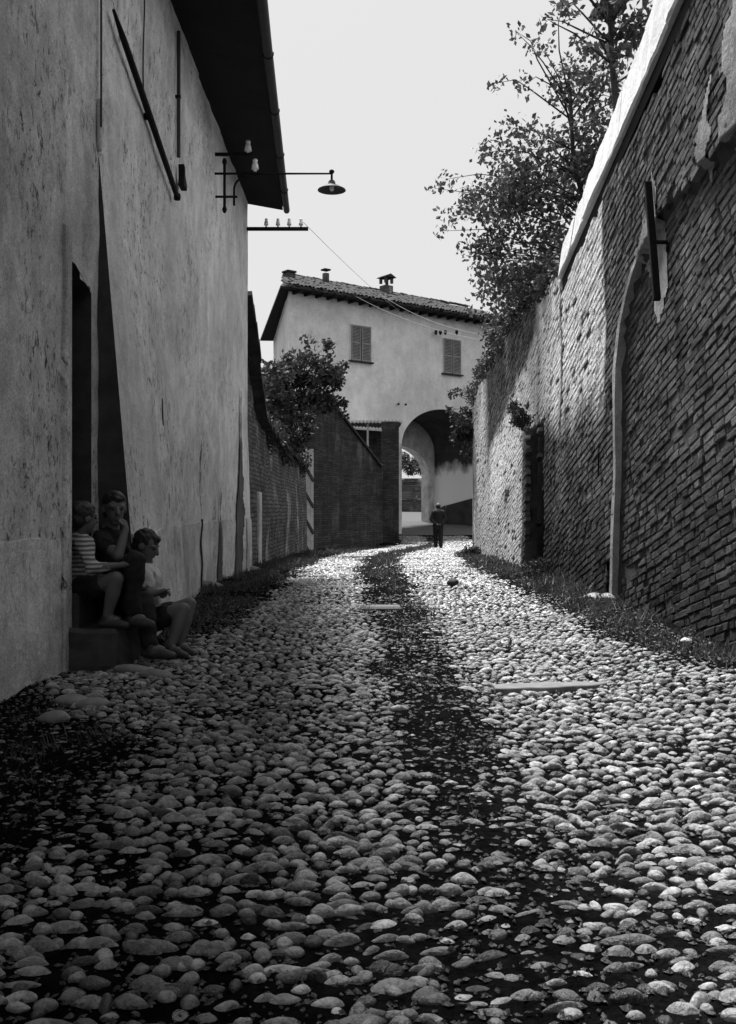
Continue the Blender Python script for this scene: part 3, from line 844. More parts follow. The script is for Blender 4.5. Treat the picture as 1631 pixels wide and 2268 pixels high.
# coping whitened in place of sunlight, black strip below painted as shade
prof = [(-.02, .0), (-.035, .03), (.01, .56), (.09, .60), (.55, .54), (.55, .0)]
cuts = [-8.0, 4.6]
while cuts[-1] < CE - .9: cuts.append(cuts[-1] + random.uniform(.55, .85))
cuts.append(CE)
for c0_, c1_ in zip(cuts[:-1], cuts[1:]):
  yc = np.linspace(c0_ + .004, c1_ - .004, 6); vv = []; mb = MB(); jx, jz = random.uniform(-.008, .008), random.uniform(-.012, .012)
  for y in yc:
    for (dx, dz) in prof: vv.append((XR + dx + jx + random.uniform(-.008, .008), y, cope_z(y) + (dz + jz * (dz > .1)) * float(np.interp(y, [7.5, CE], [1, .62])) + random.uniform(-.010, .010) * (dz > .1)))
  n = len(prof); ff = [(i * n + k, i * n + (k + 1) % n, (i + 1) * n + (k + 1) % n, (i + 1) * n + k) for i in range(len(yc) - 1) for k in range(n)]
  ff += [tuple(range(n)), tuple((len(yc) - 1) * n + k for k in range(n - 1, -1, -1))]
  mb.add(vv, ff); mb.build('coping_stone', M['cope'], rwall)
mb = MB(); mb.prism([(XR + .02, -8, cope_z(-8) + .002), (XR + .02, CE, cope_z(CE) + .002), (XR + .02, CE, cope_z(CE) - .15), (XR + .02, -8, cope_z(-8) - .15)], (.12, 0, 0)); mb.build('shadow_strip', M['gap_shade'], rwall)  # black strip added as the shadow gap below the coping
# plaster arris round the blind arch
zs = list(np.linspace(-.2, 2.4, 40)) + [2.6, 2.8, 2.95, 3.05, 3.2, 3.3]
mb = MB(); vv = []
for z in zs:
    y = float(arch_edge(z)); xf = float(face_x(y + .1, z)); w = .02 + .05 * vnoise(z * 3, 3.0) + (.03 * float(sstep(2.4, 3.3, z)))
    w = float(w)
    vv += [(xf + .10, y - .045 + .02 * float(vnoise(z * 8, 9.0)), z), (xf - .002, y - .04, z), (xf - .006, y + w, z), (xf + .06, y + w + .01, z)]
mb.add(vv, [(i * 4 + k, i * 4 + k + 1, i * 4 + k + 5, i * 4 + k + 4) for i in range(len(zs) - 1) for k in range(3)])
mb.build('arris', M['arris'], rwall)
# patches of render on the panel
def patch(name, pts, th, m, parent):
    py_, pz_ = [p_[0] for p_ in pts], [p_[1] for p_ in pts]
    us = np.arange(min(py_) - .05, max(py_) + .05, .03); vs_ = np.arange(min(pz_) - .05, max(pz_) + .05, .03)
    def fn(U, V): return np.minimum(np.minimum(face_x(U - .06, V), face_x(U + .06, V)), face_x(U, V)) - .012 + .008 * fbm(U * 6, V * 6, 2), U, V
    def hole(u, v):
        u = u + (fbm(u * 9, v * 9, 2) - .5) * .14; v = v + (fbm(u * 9 + 50, v * 9, 2) - .5) * .14
        ins = np.zeros(u.shape, bool); n_ = len(pts)
        for i in range(n_):
            (y1, z1), (y2, z2) = pts[i], pts[(i + 1) % n_]
            c_ = ((z1 > v) != (z2 > v)); ins ^= c_ & (u < (y2 - y1) * (v - z1) / (z2 - z1 + 1e-9) + y1)
        return ~ins
    V_, F_ = wall_grid(us, vs_, fn, hole)
    return link(name, np_mesh(name, V_, F_), m, parent)
patch('render_patch', [(9.0, 3.36), (8.62, 3.6), (8.42, 3.95), (8.36, 3.6), (8.32, 3.0), (8.4, 2.75), (8.62, 2.62), (8.7, 2.9), (8.78, 3.1), (8.95, 3.2)], .02, M['arris'], rwall)
patch('render_patch', [(6.75, 4.15), (6.3, 4.6), (6.3, 3.4), (6.6, 3.3), (6.78, 3.55), (6.68, 3.8)], .02, M['arris'], rwall)
patch('render_patch', [(7.25, 3.72), (6.95, 4.05), (6.98, 3.6), (7.15, 3.35), (7.22, 3.45)], .02, M['arris'], rwall)
# upright anchor iron
an = MB(); qa = Vector((float(face_x(8.42, 3.6)) - .075, 8.45, 3.80)); qb = Vector((float(face_x(8.2, 2.8)) - .075, 8.18, 2.74))
qa.x = qb.x = min(qa.x, qb.x) + .02
an.beam(qa, qb, .045, .06, (1, 0, 0)); ao = an.build('anchor_bar', M['iron'], bevel=.005); tag(ao, 'black upright iron anchor bar on the right brick wall', 'iron bar')
MB().box((qa.x + .02, 8.36, 3.10), (.04, .10, .025)).build('wedge', M['iron'], ao)
MB().tube([(qa.x + .2, 8.3, 3.25), (qa.x, 8.3, 3.25)], .018, 6).build('fixing', M['iron'], ao)
rod = MB(); fx = float(face_x(10.4, 1.4)) - .02
rod.tube([(fx, 10.38, 1.62), (fx, 10.38, 1.38)], .010, 6); tag(rod.build('iron_pin', M['iron']), 'short thin iron pin in the sun-painted brickwork', 'iron pin')

# ------------------------------------------------------------------ garden wall beyond the house (left)
gw = thing('garden_wall', 'old brick garden wall with tiled coping dropping away behind the plaster house', 'wall', (-1.95, 20, 0))
prof = [(15.95, 4.45), (16.6, 4.05), (17.5, 3.25), (18.3, 2.72), (19.2, 2.6), (22, 2.5), (26, 2.42), (31.6, 2.4)]
gy = np.unique(np.concatenate([np.arange(15.9, 31.6, .15), [31.6]]))
def gfn(U, V):
    t_ = np.interp(U, [p_[0] for p_ in prof], [p_[1] for p_ in prof])
    z = -.6 + V * (t_ + .6)
    return -1.93 + (fbm(U * 2, z * 2, 3) - .5) * .1 - .12 * sstep(.8, 3, z), U, z
V_, F_ = wall_grid(gy, np.linspace(0, 1, 34), gfn)
link('wall_face', np_mesh('wall_face', V_, F_), M['far_brick_l'], gw)
def gfb(U, V):
    x, y, z = gfn(U, V); return x * 0 - 2.35, y, z
V_, F_ = wall_grid(gy, np.linspace(0, 1, 4), gfb)
link('wall_back', np_mesh('wall_back', V_, F_), M['far_brick_l'], gw)
r1 = random.Random(3)
y = 15.95
while y < 31.5:
    zt = float(np.interp(y, [p_[0] for p_ in prof], [p_[1] for p_ in prof])); zt2 = float(np.interp(y + .3, [p_[0] for p_ in prof], [p_[1] for p_ in prof]))
    mb = MB(); mb.box((-2.14, y + .14, (zt + zt2) / 2 + .03 + r1.uniform(-.02, .03)), (.56 + r1.uniform(-.05, .06), .44, .09), rx=math.atan2(zt2 - zt, .3) + r1.uniform(-.06, .06))
    mb.build('coping_tile', M['tile'], gw); y += .29
# pilaster strip of light plaster
MB().box((-1.92, 17.4, .55), (.1, .35, 1.6)).build('plaster_strip', M['dado'], gw, bevel=.02)

# pale gate in the corner
pg = thing('plank_gate', 'pale narrow gate panel with dark slanting battens in the corner of the brick walls', 'gate', (-2.0, 32.3, -.2))
g0, g1 = Vector((-2.17, 32.0, 0)), Vector((-1.77, 32.45, 0))
for k in range(4):
    a_ = g0.lerp(g1, k / 4 + .006); b_ = g0.lerp(g1, (k + 1) / 4 - .006)
    mb = MB(); mb.prism([(a_.x, a_.y, -.35), (b_.x, b_.y, -.35), (b_.x, b_.y, 3.0 + .05 * (k % 2)), (a_.x, a_.y, 3.0 + .05 * (k % 2))], (-.03, .04, 0)); mb.build('plank', M['pale_wood'], pg)
for k in range(4):
    z0 = 2.75 - k * .85
    MB().beam(Vector((g0.x, g0.y - .03, z0)), Vector((g1.x, g1.y - .03, z0 - .75)), .04, .09).build('batten', M['timber'], pg)

# sloping gable wall of dark brick
gab = thing('gable_wall', 'dark brick wall with sloping coping in front of the gatehouse', 'wall', (-.6, 37, -.3))
A_, B_ = Vector((-1.95, 32.5, 0)), Vector((.62, 40.8, 0))
def gp(t, z): q = A_.lerp(B_, t); return (q.x, q.y, z)
ts = np.linspace(0, 1, 40)
zt = np.interp(ts, [0, .07, .22, .95, 1], [5.0, 5.05, 4.9, 2.85, 2.9])
mb = MB(); vv = []
for t, z in zip(ts, zt): vv += [gp(t, -.8), gp(t, z)]
nrm = Vector((B_.y - A_.y, -(B_.x - A_.x), 0)).normalized()
back = [tuple(Vector(p_) - nrm * .35) for p_ in vv]
n = len(vv)
ff = [(2 * i, 2 * i + 2, 2 * i + 3, 2 * i + 1) for i in range(39)] + [(n + 2 * i, n + 2 * i + 1, n + 2 * i + 3, n + 2 * i + 2) for i in range(39)] + [(2 * i + 1, 2 * i + 3, n + 2 * i + 3, n + 2 * i + 1) for i in range(39)] + [(0, 1, n + 1, n), (n - 2, 2 * n - 2, 2 * n - 1, n - 1)]
mb.add(vv + back, ff); mb.build('wall_face', M['far_brick_g'], gab)
for i in range(8, 38):
    p_ = Vector(gp(ts[i], zt[i])); q_ = Vector(gp(ts[i + 1] - .002, zt[i + 1]))
    MB().beam(p_ - nrm * .17 + Vector((0, 0, .04)), q_ - nrm * .17 + Vector((0, 0, .04)), .5, .09).build('coping_tile', M['tile'], gab)

# brick pier and lean-to shed against the gatehouse
sh = thing('lean_to_shed', 'open lean-to with corrugated roof and brick pier against the gatehouse', 'shed', (.2, 43, -.2))
px0, px1 = P(846, 0, 41.2)[0], P(884, 0, 41.2)[0]
MB().box(((px0 + px1) / 2, 41.4, 2.2), (px1 - px0, .5, 5.1)).build('pier', M['far_brick_g'], sh, bevel=.02)
mb = MB(); nn = 60; vv = []
for i in range(nn + 1):
    x = -1.6 + i * (3.05 / nn); wz = .035 * math.sin(i * math.pi / 1.5)
    ybk = 45.5 + (x + 1.5) * .62
    vv += [(x, 42.0, 4.86 + wz), (x, ybk, 4.98 + wz), (x, 42.0, 4.80 + wz - .035), (x, ybk, 4.95 + wz)]
mb.add(vv, [(4 * i + a1, 4 * i + 4 + a1, 4 * i + 4 + b1, 4 * i + b1) for i in range(nn) for a1, b1 in ((0, 1), (0, 2), (2, 3))])
mb.build('corrugated_roof', M['white_plaster'], sh)
MB().tube([(P(815, 0, 42.2)[0], 42.2, 2.8), (P(815, 0, 42.2)[0], 42.2, 4.9)], .045, 8).build('post', M['pale_wood'], sh)
MB().box((-.05, 43.4, 2.0), (2.3, .3, 4.4)).build('back_wall', M['far_brick_g'], sh)
MB().box((-.2, 45.0, 2.2), (3.0, .1, 5.0), rz=R(38)).build('inner_wall', M['soot'], sh)

# ------------------------------------------------------------------ the gatehouse
gh = thing('gatehouse', 'plastered gatehouse with shuttered windows over a vaulted archway closing the lane', 'building', (1.6, 48, -.1))
U_ = Vector((.784, .621, 0)); N_ = Vector((-.621, .784, 0)); O_ = Vector((1.62, 48.0, 0))
def G(s, o, z):
    q = O_ + U_ * s + N_ * o; return (q.x, q.y, z)
EZ = 10.75
def arch1(s): 
    t = (s - 2.81) / 2.81
    return 4.2 + 1.92 * math.sqrt(max(0, 1 - t * t))
def arch2(s):
    t = (s - 2.9) / 2.3
    return 3.0 + 1.55 * math.sqrt(max(0, 1 - t * t))
def arch_wall(name, s0, s1, o, a0, a1, fn, m, zt, zb=-.9):
    ss = sorted(set(list(np.linspace(s0, a0, 8)) + list(a0 + (a1 - a0) * (1 - np.cos(np.linspace(0, math.pi, 29))) / 2) + list(np.linspace(a1, s1, 6))))
    mb = MB()
    for a_, b_ in zip(ss[:-1], ss[1:]):
        inside = a_ >= a0 - 1e-6 and b_ <= a1 + 1e-6
        z0a, z0b = (fn(a_), fn(b_)) if inside else (zb, zb)
        nz = 12
        for k in range(nz):
            mb.add([G(a_, o, z0a + (zt - z0a) * k / nz), G(b_, o, z0b + (zt - z0b) * k / nz), G(b_, o, z0b + (zt - z0b) * (k + 1) / nz), G(a_, o, z0a + (zt - z0a) * (k + 1) / nz)], [(0, 1, 2, 3)])
    return mb.build(name, m, gh)
LB = 3.85
arch_wall('facade', -6.53, 9.0, 0, 0, 5.62, arch1, M['plaster_gate'], EZ)
arch_wall('rear_wall', -3, 9.0, LB, .6, 5.2, arch2, M['white_plaster'], EZ)
arch_wall('rear_wall', -3, 9.0, LB + .6, .6, 5.2, arch2, M['plaster_gate'], EZ)
def intrados(name, fn, a0, a1, o0, o1, m, zlo, zhi):
    mb = MB(); ss = a0 + (a1 - a0) * (1 - np.cos(np.linspace(0, math.pi, 25))) / 2
    for a_, b_ in zip(ss[:-1], ss[1:]):
        mb.add([G(a_, o0, fn(a_)), G(b_, o0, fn(b_)), G(b_, o1, fn(b_)), G(a_, o1, fn(a_))], [(0, 1, 2, 3)])
    return mb.build(name, m, gh, True, fixn=False)
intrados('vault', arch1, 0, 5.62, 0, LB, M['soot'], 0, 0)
intrados('rear_arch', arch2, .6, 5.2, LB, LB + .6, M['white_plaster'], 0, 0)
for s_ in (.6, 5.2):
    MB().add([G(s_, LB, -.9), G(s_, LB + .6, -.9), G(s_, LB + .6, 3.0), G(s_, LB, 3.0)], [(0, 1, 2, 3)]).build('rear_jamb', M['white_plaster'], gh)
# side walls of the passage: whitewash below, soot above, edge stepped like torn paper
def side(s_, o0, o1, z0, z1, m, name='passage_wall'):
    return MB().add([G(s_, o0, z0), G(s_, o1, z0), G(s_, o1, z1), G(s_, o0, z1)], [(0, 1, 2, 3)]).build(name, m, gh)
side(0, 0, LB, -.9, 4.2, M['white_plaster'])
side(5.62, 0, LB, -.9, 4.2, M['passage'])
# dark raking parapet along the passage wall
mb = MB(); mb.prism([G(5.60, -.6, -.9), G(5.60, 2.7, -.9), G(5.60, 2.7, 1.35), G(5.60, -.6, 1.95)], tuple(-U_ * .18)); mb.build('parapet', M['soot'], gh)
mb = MB(); mb.prism([G(5.40, 2.7, -.9), G(5.40, 3.4, -.9), G(5.40, 3.4, 1.1), G(5.40, 2.7, 1.35)], tuple(-U_ * .10)); mb.build('parapet', M['timber'], gh)
# left flank and plinth
c0 = Vector(G(-6.53, 0, 0)); c1 = c0 + Vector((-.146, .99, 0)) * 13
MB().add([(c0.x, c0.y, -.9), (c1.x, c1.y, -.9), (c1.x, c1.y, EZ), (c0.x, c0.y, EZ)], [(0, 1, 2, 3)]).build('flank_wall', M['plaster_gate'], gh)
MB().prism([G(-.55, -.05, -.6), G(-.02, -.05, -.6), G(-.02, -.05, 4.3), G(-.4, -.05, 4.4)], tuple(N_ * .06)).build('arch_jamb', M['white_plaster'], gh, bevel=.01)
# roof: front slope, left hip, soffits
RG = 4.2; RZ = EZ + .1 + (RG + .7) * .36
fe0, fe1 = Vector(G(-6.53, -.7, EZ)), Vector(G(9.5, -.7, EZ))
le = Vector((-.99, -.146, 0))
cn = Vector(G(-6.53, 0, 0)) + N_ * -.7 + le * .75
cn.z = EZ
lb = c1 + le * .75; lb.z = EZ
rl = Vector(G(-3.7, RG, RZ)); rr = Vector(G(9.5, RG, RZ))
mb = MB(); up = Vector((0, 0, .10))
mb.add([cn + up, fe1 + up, rr, rl], [(0, 1, 2, 3)]); mb.add([cn + up, rl, (rl + Vector((-1.2, 9, 0))), lb + up], [(0, 1, 2, 3)])
mb.add([cn, fe1, fe1 + up, cn + up], [(0, 1, 2, 3)]); mb.add([cn, lb, lb + up, cn + up], [(0, 1, 2, 3)])
groof = mb.build('roof', M['tile'], gh, fixn=False)
mb = MB(); mb.add([cn, fe1, G(9.5, .1, EZ + .02), G(-6.53, .1, EZ + .02)], [(0, 1, 2, 3)]); mb.add([cn, (c0.x, c0.y, EZ + .01), (c1.x, c1.y, EZ + .01), lb], [(0, 1, 2, 3)])
mb.build('soffit', M['soffit'], gh, fixn=False)
for k in range(24):
    s_ = -6.3 + k * .62
    MB().beam(G(s_, .0, EZ - .06), G(s_, -.66, EZ - .06), .1, .12).build('rafter', M['soffit'], gh)
# curved tiles, lower rows one by one
slope = math.atan2(RZ - EZ - .1, RG + .7); ang = math.atan2(U_.y, U_.x)
rt = random.Random(9); cnt = 0; rest = []
tv = np.array([v_.co[:] for v_ in TILE.vertices]); tf = [tuple(p_.vertices) for p_ in TILE.polygons]
restV = []; restF = []; ro = 0
rows = 12; ncol = 62
for row in range(rows):
    for col in range(ncol):
        s_ = -7.2 + col * .21 + rt.uniform(-.02, .02); f = row / rows
        if s_ < -7.2 + f * 3.4: continue
        o_ = -.76 + row * (RG + .7) / rows; z_ = EZ + .12 + (o_ + .7) * math.tan(slope) + rt.uniform(-.02, .03)
        loc = Vector(G(s_, o_, z_)); eu = Euler((slope + rt.uniform(-.06, .06), rt.uniform(-.05, .05), ang + rt.uniform(-.08, .08)))
        sc = (1.25, 1.05, 1.1)
        if cnt < 300 and row < 6 and s_ < 5.4:
            put(TILE, 'tile', groof, loc, eu, sc); cnt += 1
        else:
            m4 = np.array(Matrix.Translation(loc) @ eu.to_matrix().to_4x4() @ Matrix.Diagonal((*sc, 1)))
            restV.append(np.c_[tv, np.ones(len(tv))] @ m4.T); restF.extend([tuple(i + ro for i in f_) for f_ in tf]); ro += len(tv)
me = np_mesh('tiling', np.concatenate(restV)[:, :3], np.array(restF), False); tl = link('tiling', me, M['tile'], groof); tl['kind'] = 'stuff'
# ridge tiles
for k in range(34):
    s_ = -3.7 + k * .36
    put(TILE, 'ridge_tile', groof, G(s_, RG, RZ + .05 + rt.uniform(-.02, .02)), (0, 0, ang - R(90)), (1.4, .95, 1.3))
# chimneys
def chimney(x, y, w, h, o_, lbl):
    d = 48.0 + o_; X, Y, Z = P(x, y, d)
    ch = MB().box((X, Y, Z + h / 2 - .6), (w, w, h + .9), rz=ang).build('chimney', M['far_brick_l'], groof)
    return ch, (X, Y, Z)
ch, (X, Y, Z) = chimney(856, 640, .50, .30, 3.6, '')
for sx in (-1, 1):
    for sy in (-1, 1):
        MB().box((X + sx * .2 * math.cos(ang) - sy * .2 * math.sin(ang), Y + sx * .2 * math.sin(ang) + sy * .2 * math.cos(ang), Z + .42), (.12, .12, .3), rz=ang).build('chimney_leg', M['far_brick_l'], ch)
MB().prism([Vector((X, Y, Z + .56)) + U_ * -.38 - N_ * .38, Vector((X, Y, Z + .56)) + U_ * .38 - N_ * .38, Vector((X, Y, Z + .74)) - N_ * .38], tuple(N_ * .76)).build('chimney_cap', M['tile'], ch)
ch, (X, Y, Z) = chimney(722, 614, .24, .34, 1.2, '')
MB().box((X, Y, Z + .36), (.36, .36, .07), rz=ang).build('chimney_cap', M['tile'], ch)
ch, (X, Y, Z) = chimney(641, 614, .42, .32, -1.5, '')
MB().box((X, Y, Z + .24), (.5, .5, .08), rz=ang).build('chimney_cap', M['tile'], ch)
# shuttered windows
def window(x, ytop, ybot, w=1.16):
    k = (x - 815.5) / F
    s_ = (k * 48 - 1.62) / (.784 - k * .621); d = 48 + .621 * s_
    z1_, z0_ = 1 + (1134 - ytop) * d / F, 1 + (1134 - ybot) * d / F
    wd = MB()
    wd.prism([G(s_ - w / 2 - .04, -.01, z0_ - .02), G(s_ + w / 2 + .04, -.01, z0_ - .02), G(s_ + w / 2 + .04, -.01, z1_ + .05), G(s_ - w / 2 - .04, -.01, z1_ + .05)], tuple(N_ * -.03))
    wo_ = wd.build('window', M['plaster_gate'], gh)
    MB().prism([G(s_ - w / 2 - .12, -.003, z0_ - .08), G(s_ + w / 2 + .12, -.003, z0_ - .08), G(s_ + w / 2 + .12, -.003, z0_ - .01), G(s_ - w / 2 - .12, -.003, z0_ - .01)], tuple(N_ * -.14)).build('sill', M['tile'], wo_)
    for sd_ in (-1, 1):
        a_, b_ = (s_ - w / 2, s_ - .03) if sd_ < 0 else (s_ + .03, s_ + w / 2)
        sm = MB(); fw = .055
        for (u0, u1, v0, v1) in ((a_, a_ + fw, z0_, z1_), (b_ - fw, b_, z0_, z1_), (a_ + fw, b_ - fw, z0_, z0_ + .09), (a_ + fw, b_ - fw, z1_ - .07, z1_), (a_ + fw, b_ - fw, (z0_ + z1_) / 2 - .04, (z0_ + z1_) / 2 + .04)):
            sm.prism([G(u0, -.045, v0), G(u1, -.045, v0), G(u1, -.045, v1), G(u0, -.045, v1)], tuple(N_ * -.045))
        so = sm.build('shutter', M['shutter'], wo_)
        lv = MB(); nl = 22
        for q in range(nl):
            zc = z0_ + .1 + (z1_ - z0_ - .18) * (q + .5) / nl
            lv.add([G(a_ + fw, -.05, zc + .03), G(b_ - fw, -.05, zc + .03), G(b_ - fw, -.085, zc - .02), G(a_ + fw, -.085, zc - .02)], [(0, 1, 2, 3)])
        # louvres sit inside the shutter: one part of the window
        l_ = lv.build('louvres', M['shutter'], wo_, fixn=False); l_['kind'] = 'stuff'
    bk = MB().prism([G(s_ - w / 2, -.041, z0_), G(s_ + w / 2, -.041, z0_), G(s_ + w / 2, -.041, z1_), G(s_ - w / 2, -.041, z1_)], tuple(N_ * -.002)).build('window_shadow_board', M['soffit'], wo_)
window(798.5, 722, 800); window(1000.5, 752, 828)
# small wall irons and line insulators
for (x, y) in ((883, 895), (899, 896)):
    MB().lathe([(0, .06), (.06, .03), (.06, -.03), (0, -.06)], P(x, y, 47.75), 8).build('wall_iron', M['iron'], gh)
for x in (966, 976, 987, 1012):
    X, Y, Z = P(x, 737, 49.1); MB().lathe([(0, .14), (.07, .1), (.08, 0), (.03, -.1)], (X, Y, Z), 8).build('insulator', M['iron'], gh)
# wires in front of the facade
def wire(a_, b_, sag, lbl, rad=.009):
    a_ = Vector(a_); b_ = Vector(b_); pts = []
    for t in np.linspace(0, 1, 14): q = a_.lerp(b_, t); q.z -= sag * 4 * t * (1 - t); pts.append(q)
    tag(MB().tube(pts, rad, 5).build('wire', M['cable']), lbl, 'wire', 'overhead wires')
wire(P(672, 492, 15.75), P(968, 736, 48.6), .3, 'uppermost pale wire running from the far insulator arm to the gatehouse', .004)
wire(P(760, 640, 46.0), P(1060, 752, 40), .3, 'lowest pale wire crossing the gatehouse facade')
wire(P(840, 650, 46.5), P(1075, 742, 38), .3, 'middle pale wire slanting across the gatehouse facade')

pxs = np.linspace(-9, 9, 37); pys = np.linspace(46.8, 72, 52); PX, PY = np.meshgrid(pxs, pys)
pi_ = np.arange(PX.size).reshape(PX.shape); pf = np.stack([pi_[:-1, :-1], pi_[:-1, 1:], pi_[1:, 1:], pi_[1:, :-1]], -1).reshape(-1, 4)
tag(link('path', np_mesh('path', np.stack([PX, PY, gz(PX, PY) + .05], -1).reshape(-1, 3), pf), M['pale_gravel']), 'pale gravel path beyond the archway', None, None, 'structure')
# what is seen through the archway
bw_ = thing('far_retaining_wall', 'weathered retaining wall seen through the archway', 'wall', (1.5, 72, 1))
mb = MB(); mb.box((-2, 72, 1.1), (26, .6, 4.6), rz=R(-8)); mb.build('wall_face', M['far_brick_l'], bw_)
for k, zz in enumerate((2.3, 3.6)):
    MB().box((-2, 71.6, zz - .4), (26, .2, .12), rz=R(-8)).build('ledge', M['far_brick_l'], bw_)

# ------------------------------------------------------------------ vegetation
def leaves(cl, n, size, seed, droop=.3):
    """n leaves scattered about cluster centres cl=[(x,y,z,r)]; returns quads + tone"""
    r = np.random.default_rng(seed); cl = np.array(cl)
    w = cl[:, 3] ** 2; k = r.choice(len(cl), n, p=w / w.sum())
    d = r.normal(size=(n, 3)); d /= np.linalg.norm(d, axis=1)[:, None]
    rad = cl[k, 3] * r.random(n) ** .45
    c = cl[k, :3] + d * rad[:, None] * np.array([1, 1, .85])
    ax = r.normal(size=(n, 3)); ax[:, 2] -= droop; ax /= np.linalg.norm(ax, axis=1)[:, None]
    b = r.normal(size=(n, 3)); b -= ax * (b * ax).sum(1)[:, None]; b /= np.linalg.norm(b, axis=1)[:, None]
    nn_ = np.cross(ax, b)
    s = size * r.uniform(.6, 1.25, n)[:, None]
    v0 = c; v1 = c + ax * s * .5 + b * s * .30 + nn_ * s * .06; v2 = c + ax * s; v3 = c + ax * s * .5 - b * s * .30 + nn_ * s * .06
    V = np.stack([v0, v1, v2, v3], 1).reshape(-1, 3); Fq = np.arange(4 * n).reshape(n, 4)
    return V, Fq, np.repeat(r.uniform(.45, 1.7, n), 4)
def clumps(ells, n, r0_, seed):
    r = np.random.default_rng(seed); out = []
    wts = np.array([e_[3] * e_[4] * e_[5] for e_ in ells]); wts = wts / wts.sum()
    for i in range(n):
        e_ = ells[r.choice(len(ells), p=wts)]
        d = r.normal(size=3); d /= np.linalg.norm(d); q = d * r.random() ** .4
        out.append((e_[0] + q[0] * e_[3], e_[1] + q[1] * e_[4], e_[2] + q[2] * e_[5], r0_ * r.uniform(.5, 1.3)))
    return out
def plant(name, label, cat, base, ells, ncl, rcl, nleaf, size, seed, m, trunk=None, stray=None, group=None, droop=.3, limbs=14):
    t = thing(name, label, cat, base, group)
    cl = clumps(ells, ncl, rcl, seed) + (stray or [])
    V, Fq, tn = leaves(cl, nleaf, size, seed + 1, droop)
    link('crown', np_mesh('crown', V, Fq, False, tn), m, t)
    r = random.Random(seed); mb = MB()
    top = Vector(trunk[-1]) if trunk else Vector(base) + Vector((0, 0, .3))
    if trunk:
        n = len(trunk); mb.tube(trunk, [.075 * (1 - .65 * i / (n - 1)) for i in range(n)], 8)
    mb.build('trunk', M['bark'], t, True) if trunk else None
    tw = MB()
    cand = sorted(cl, key=lambda c_: -c_[3]); 
    pick = [cl[(i * 7) % len(cl)] for i in range(min(limbs, len(cl)))] + (list(stray) if stray and limbs else [])
    for c_ in pick:
        e_ = Vector(c_[:3])
        if trunk:
            cp = [Vector(trunk[q]).lerp(Vector(trunk[q + 1]), f_) for q in range(len(trunk) // 2 - 1, len(trunk) - 1) for f_ in (0, .2, .4, .6, .8)]
            cp = [q for q in cp if q.z < e_.z - .15] or [cp[0]]; s_ = min(cp, key=lambda q: (q - e_).length * r.uniform(.85, 1.25))
        else: s_ = Vector(base)
        mid = s_.lerp(e_, .5) + Vector((r.uniform(-.1, .1), r.uniform(-.1, .1), r.uniform(.05, .25)))
        m2 = mid.lerp(e_, .5) + Vector((r.uniform(-.08, .08), r.uniform(-.08, .08), r.uniform(-.02, .1))); tw.tube([s_, mid, m2, e_], [.016, .011, .007, .003], 5)
    tw.build('limbs', M['bark'], t, True)
    return t
# the big tree leaning out over the right wall
ells = [(2.35, 12.6, 5.15, .95, .9, .75), (1.75, 12.5, 4.85, .75, .7, .55), (2.75, 12.0, 6.1, .55, .7, .7), (2.5, 14.2, 4.35, .8, 1.0, .55), (1.35, 12.6, 4.95, .42, .5, .35), (2.35, 16.2, 4.75, .7, 1.2, .55), (2.65, 19.0, 4.45, .35, 1.2, .35)]
stray = [(1.0, 12.4, 5.15, .20), (.82, 12.3, 5.0, .13), (1.05, 12.5, 4.72, .20), (.92, 12.4, 4.5, .12), (1.2, 12.4, 4.3, .14), (1.45, 12.5, 5.5, .2), (1.75, 12.3, 5.75, .22), (1.5, 12.4, 4.25, .2), (1.95, 12.2, 6.25, .2), (2.1, 12.2, 6.7, .22), (1.6, 12.3, 6.3, .13), (1.8, 12.2, 6.9, .15), (2.35, 12, 7.1, .25)]
def push(l, k): return [(q[0] * k, q[1] * k, 1 + (q[2] - 1) * k) + tuple(v_ * k for v_ in q[3:]) for q in l]
ells = push(ells[:5], 1.25) + ells[5:]; stray = push(stray, 1.25)
plant('leaning_tree', 'leafy tree leaning out over the right brick wall', 'tree', (4.1, 15.7, 0), ells, 150, .36, 12500, .10, 31, M['leaf'],
      [(4.1, 15.7, 0), (4.0, 15.7, 2.6), (3.8, 15.7, 4.5), (3.5, 15.6, 5.5), (3.2, 15.5, 6.4), (3.1, 15.3, 7.5)], stray, limbs=40)
# slender young tree behind the coping
ells = [(2.75, 10.2, 6.35, .4, .5, .55), (2.45, 10.0, 6.15, .45, .4, .30), (3.0, 10.3, 5.8, .28, .5, .5)]
stray = [(2.0, 10, 6.1, .16), (1.8, 10, 5.95, .10), (2.2, 10, 5.75, .15), (2.1, 10, 6.4, .12), (1.85, 9.9, 6.35, .07), (2.5, 9.9, 5.55, .14)]
ells = push(ells, 1.2); stray = push(stray, 1.2)
plant('young_tree', 'slender young tree with sparse leaves above the whitened coping', 'tree', (3.4, 12.6, 0), ells, 34, .2, 1100, .115, 37, M['leaf'],
      [(3.4, 12.6, 0), (3.35, 12.5, 2.8), (3.14, 12.3, 5.3), (3.0, 12.24, 6.5), (2.96, 12.24, 7.7)], stray, limbs=14)
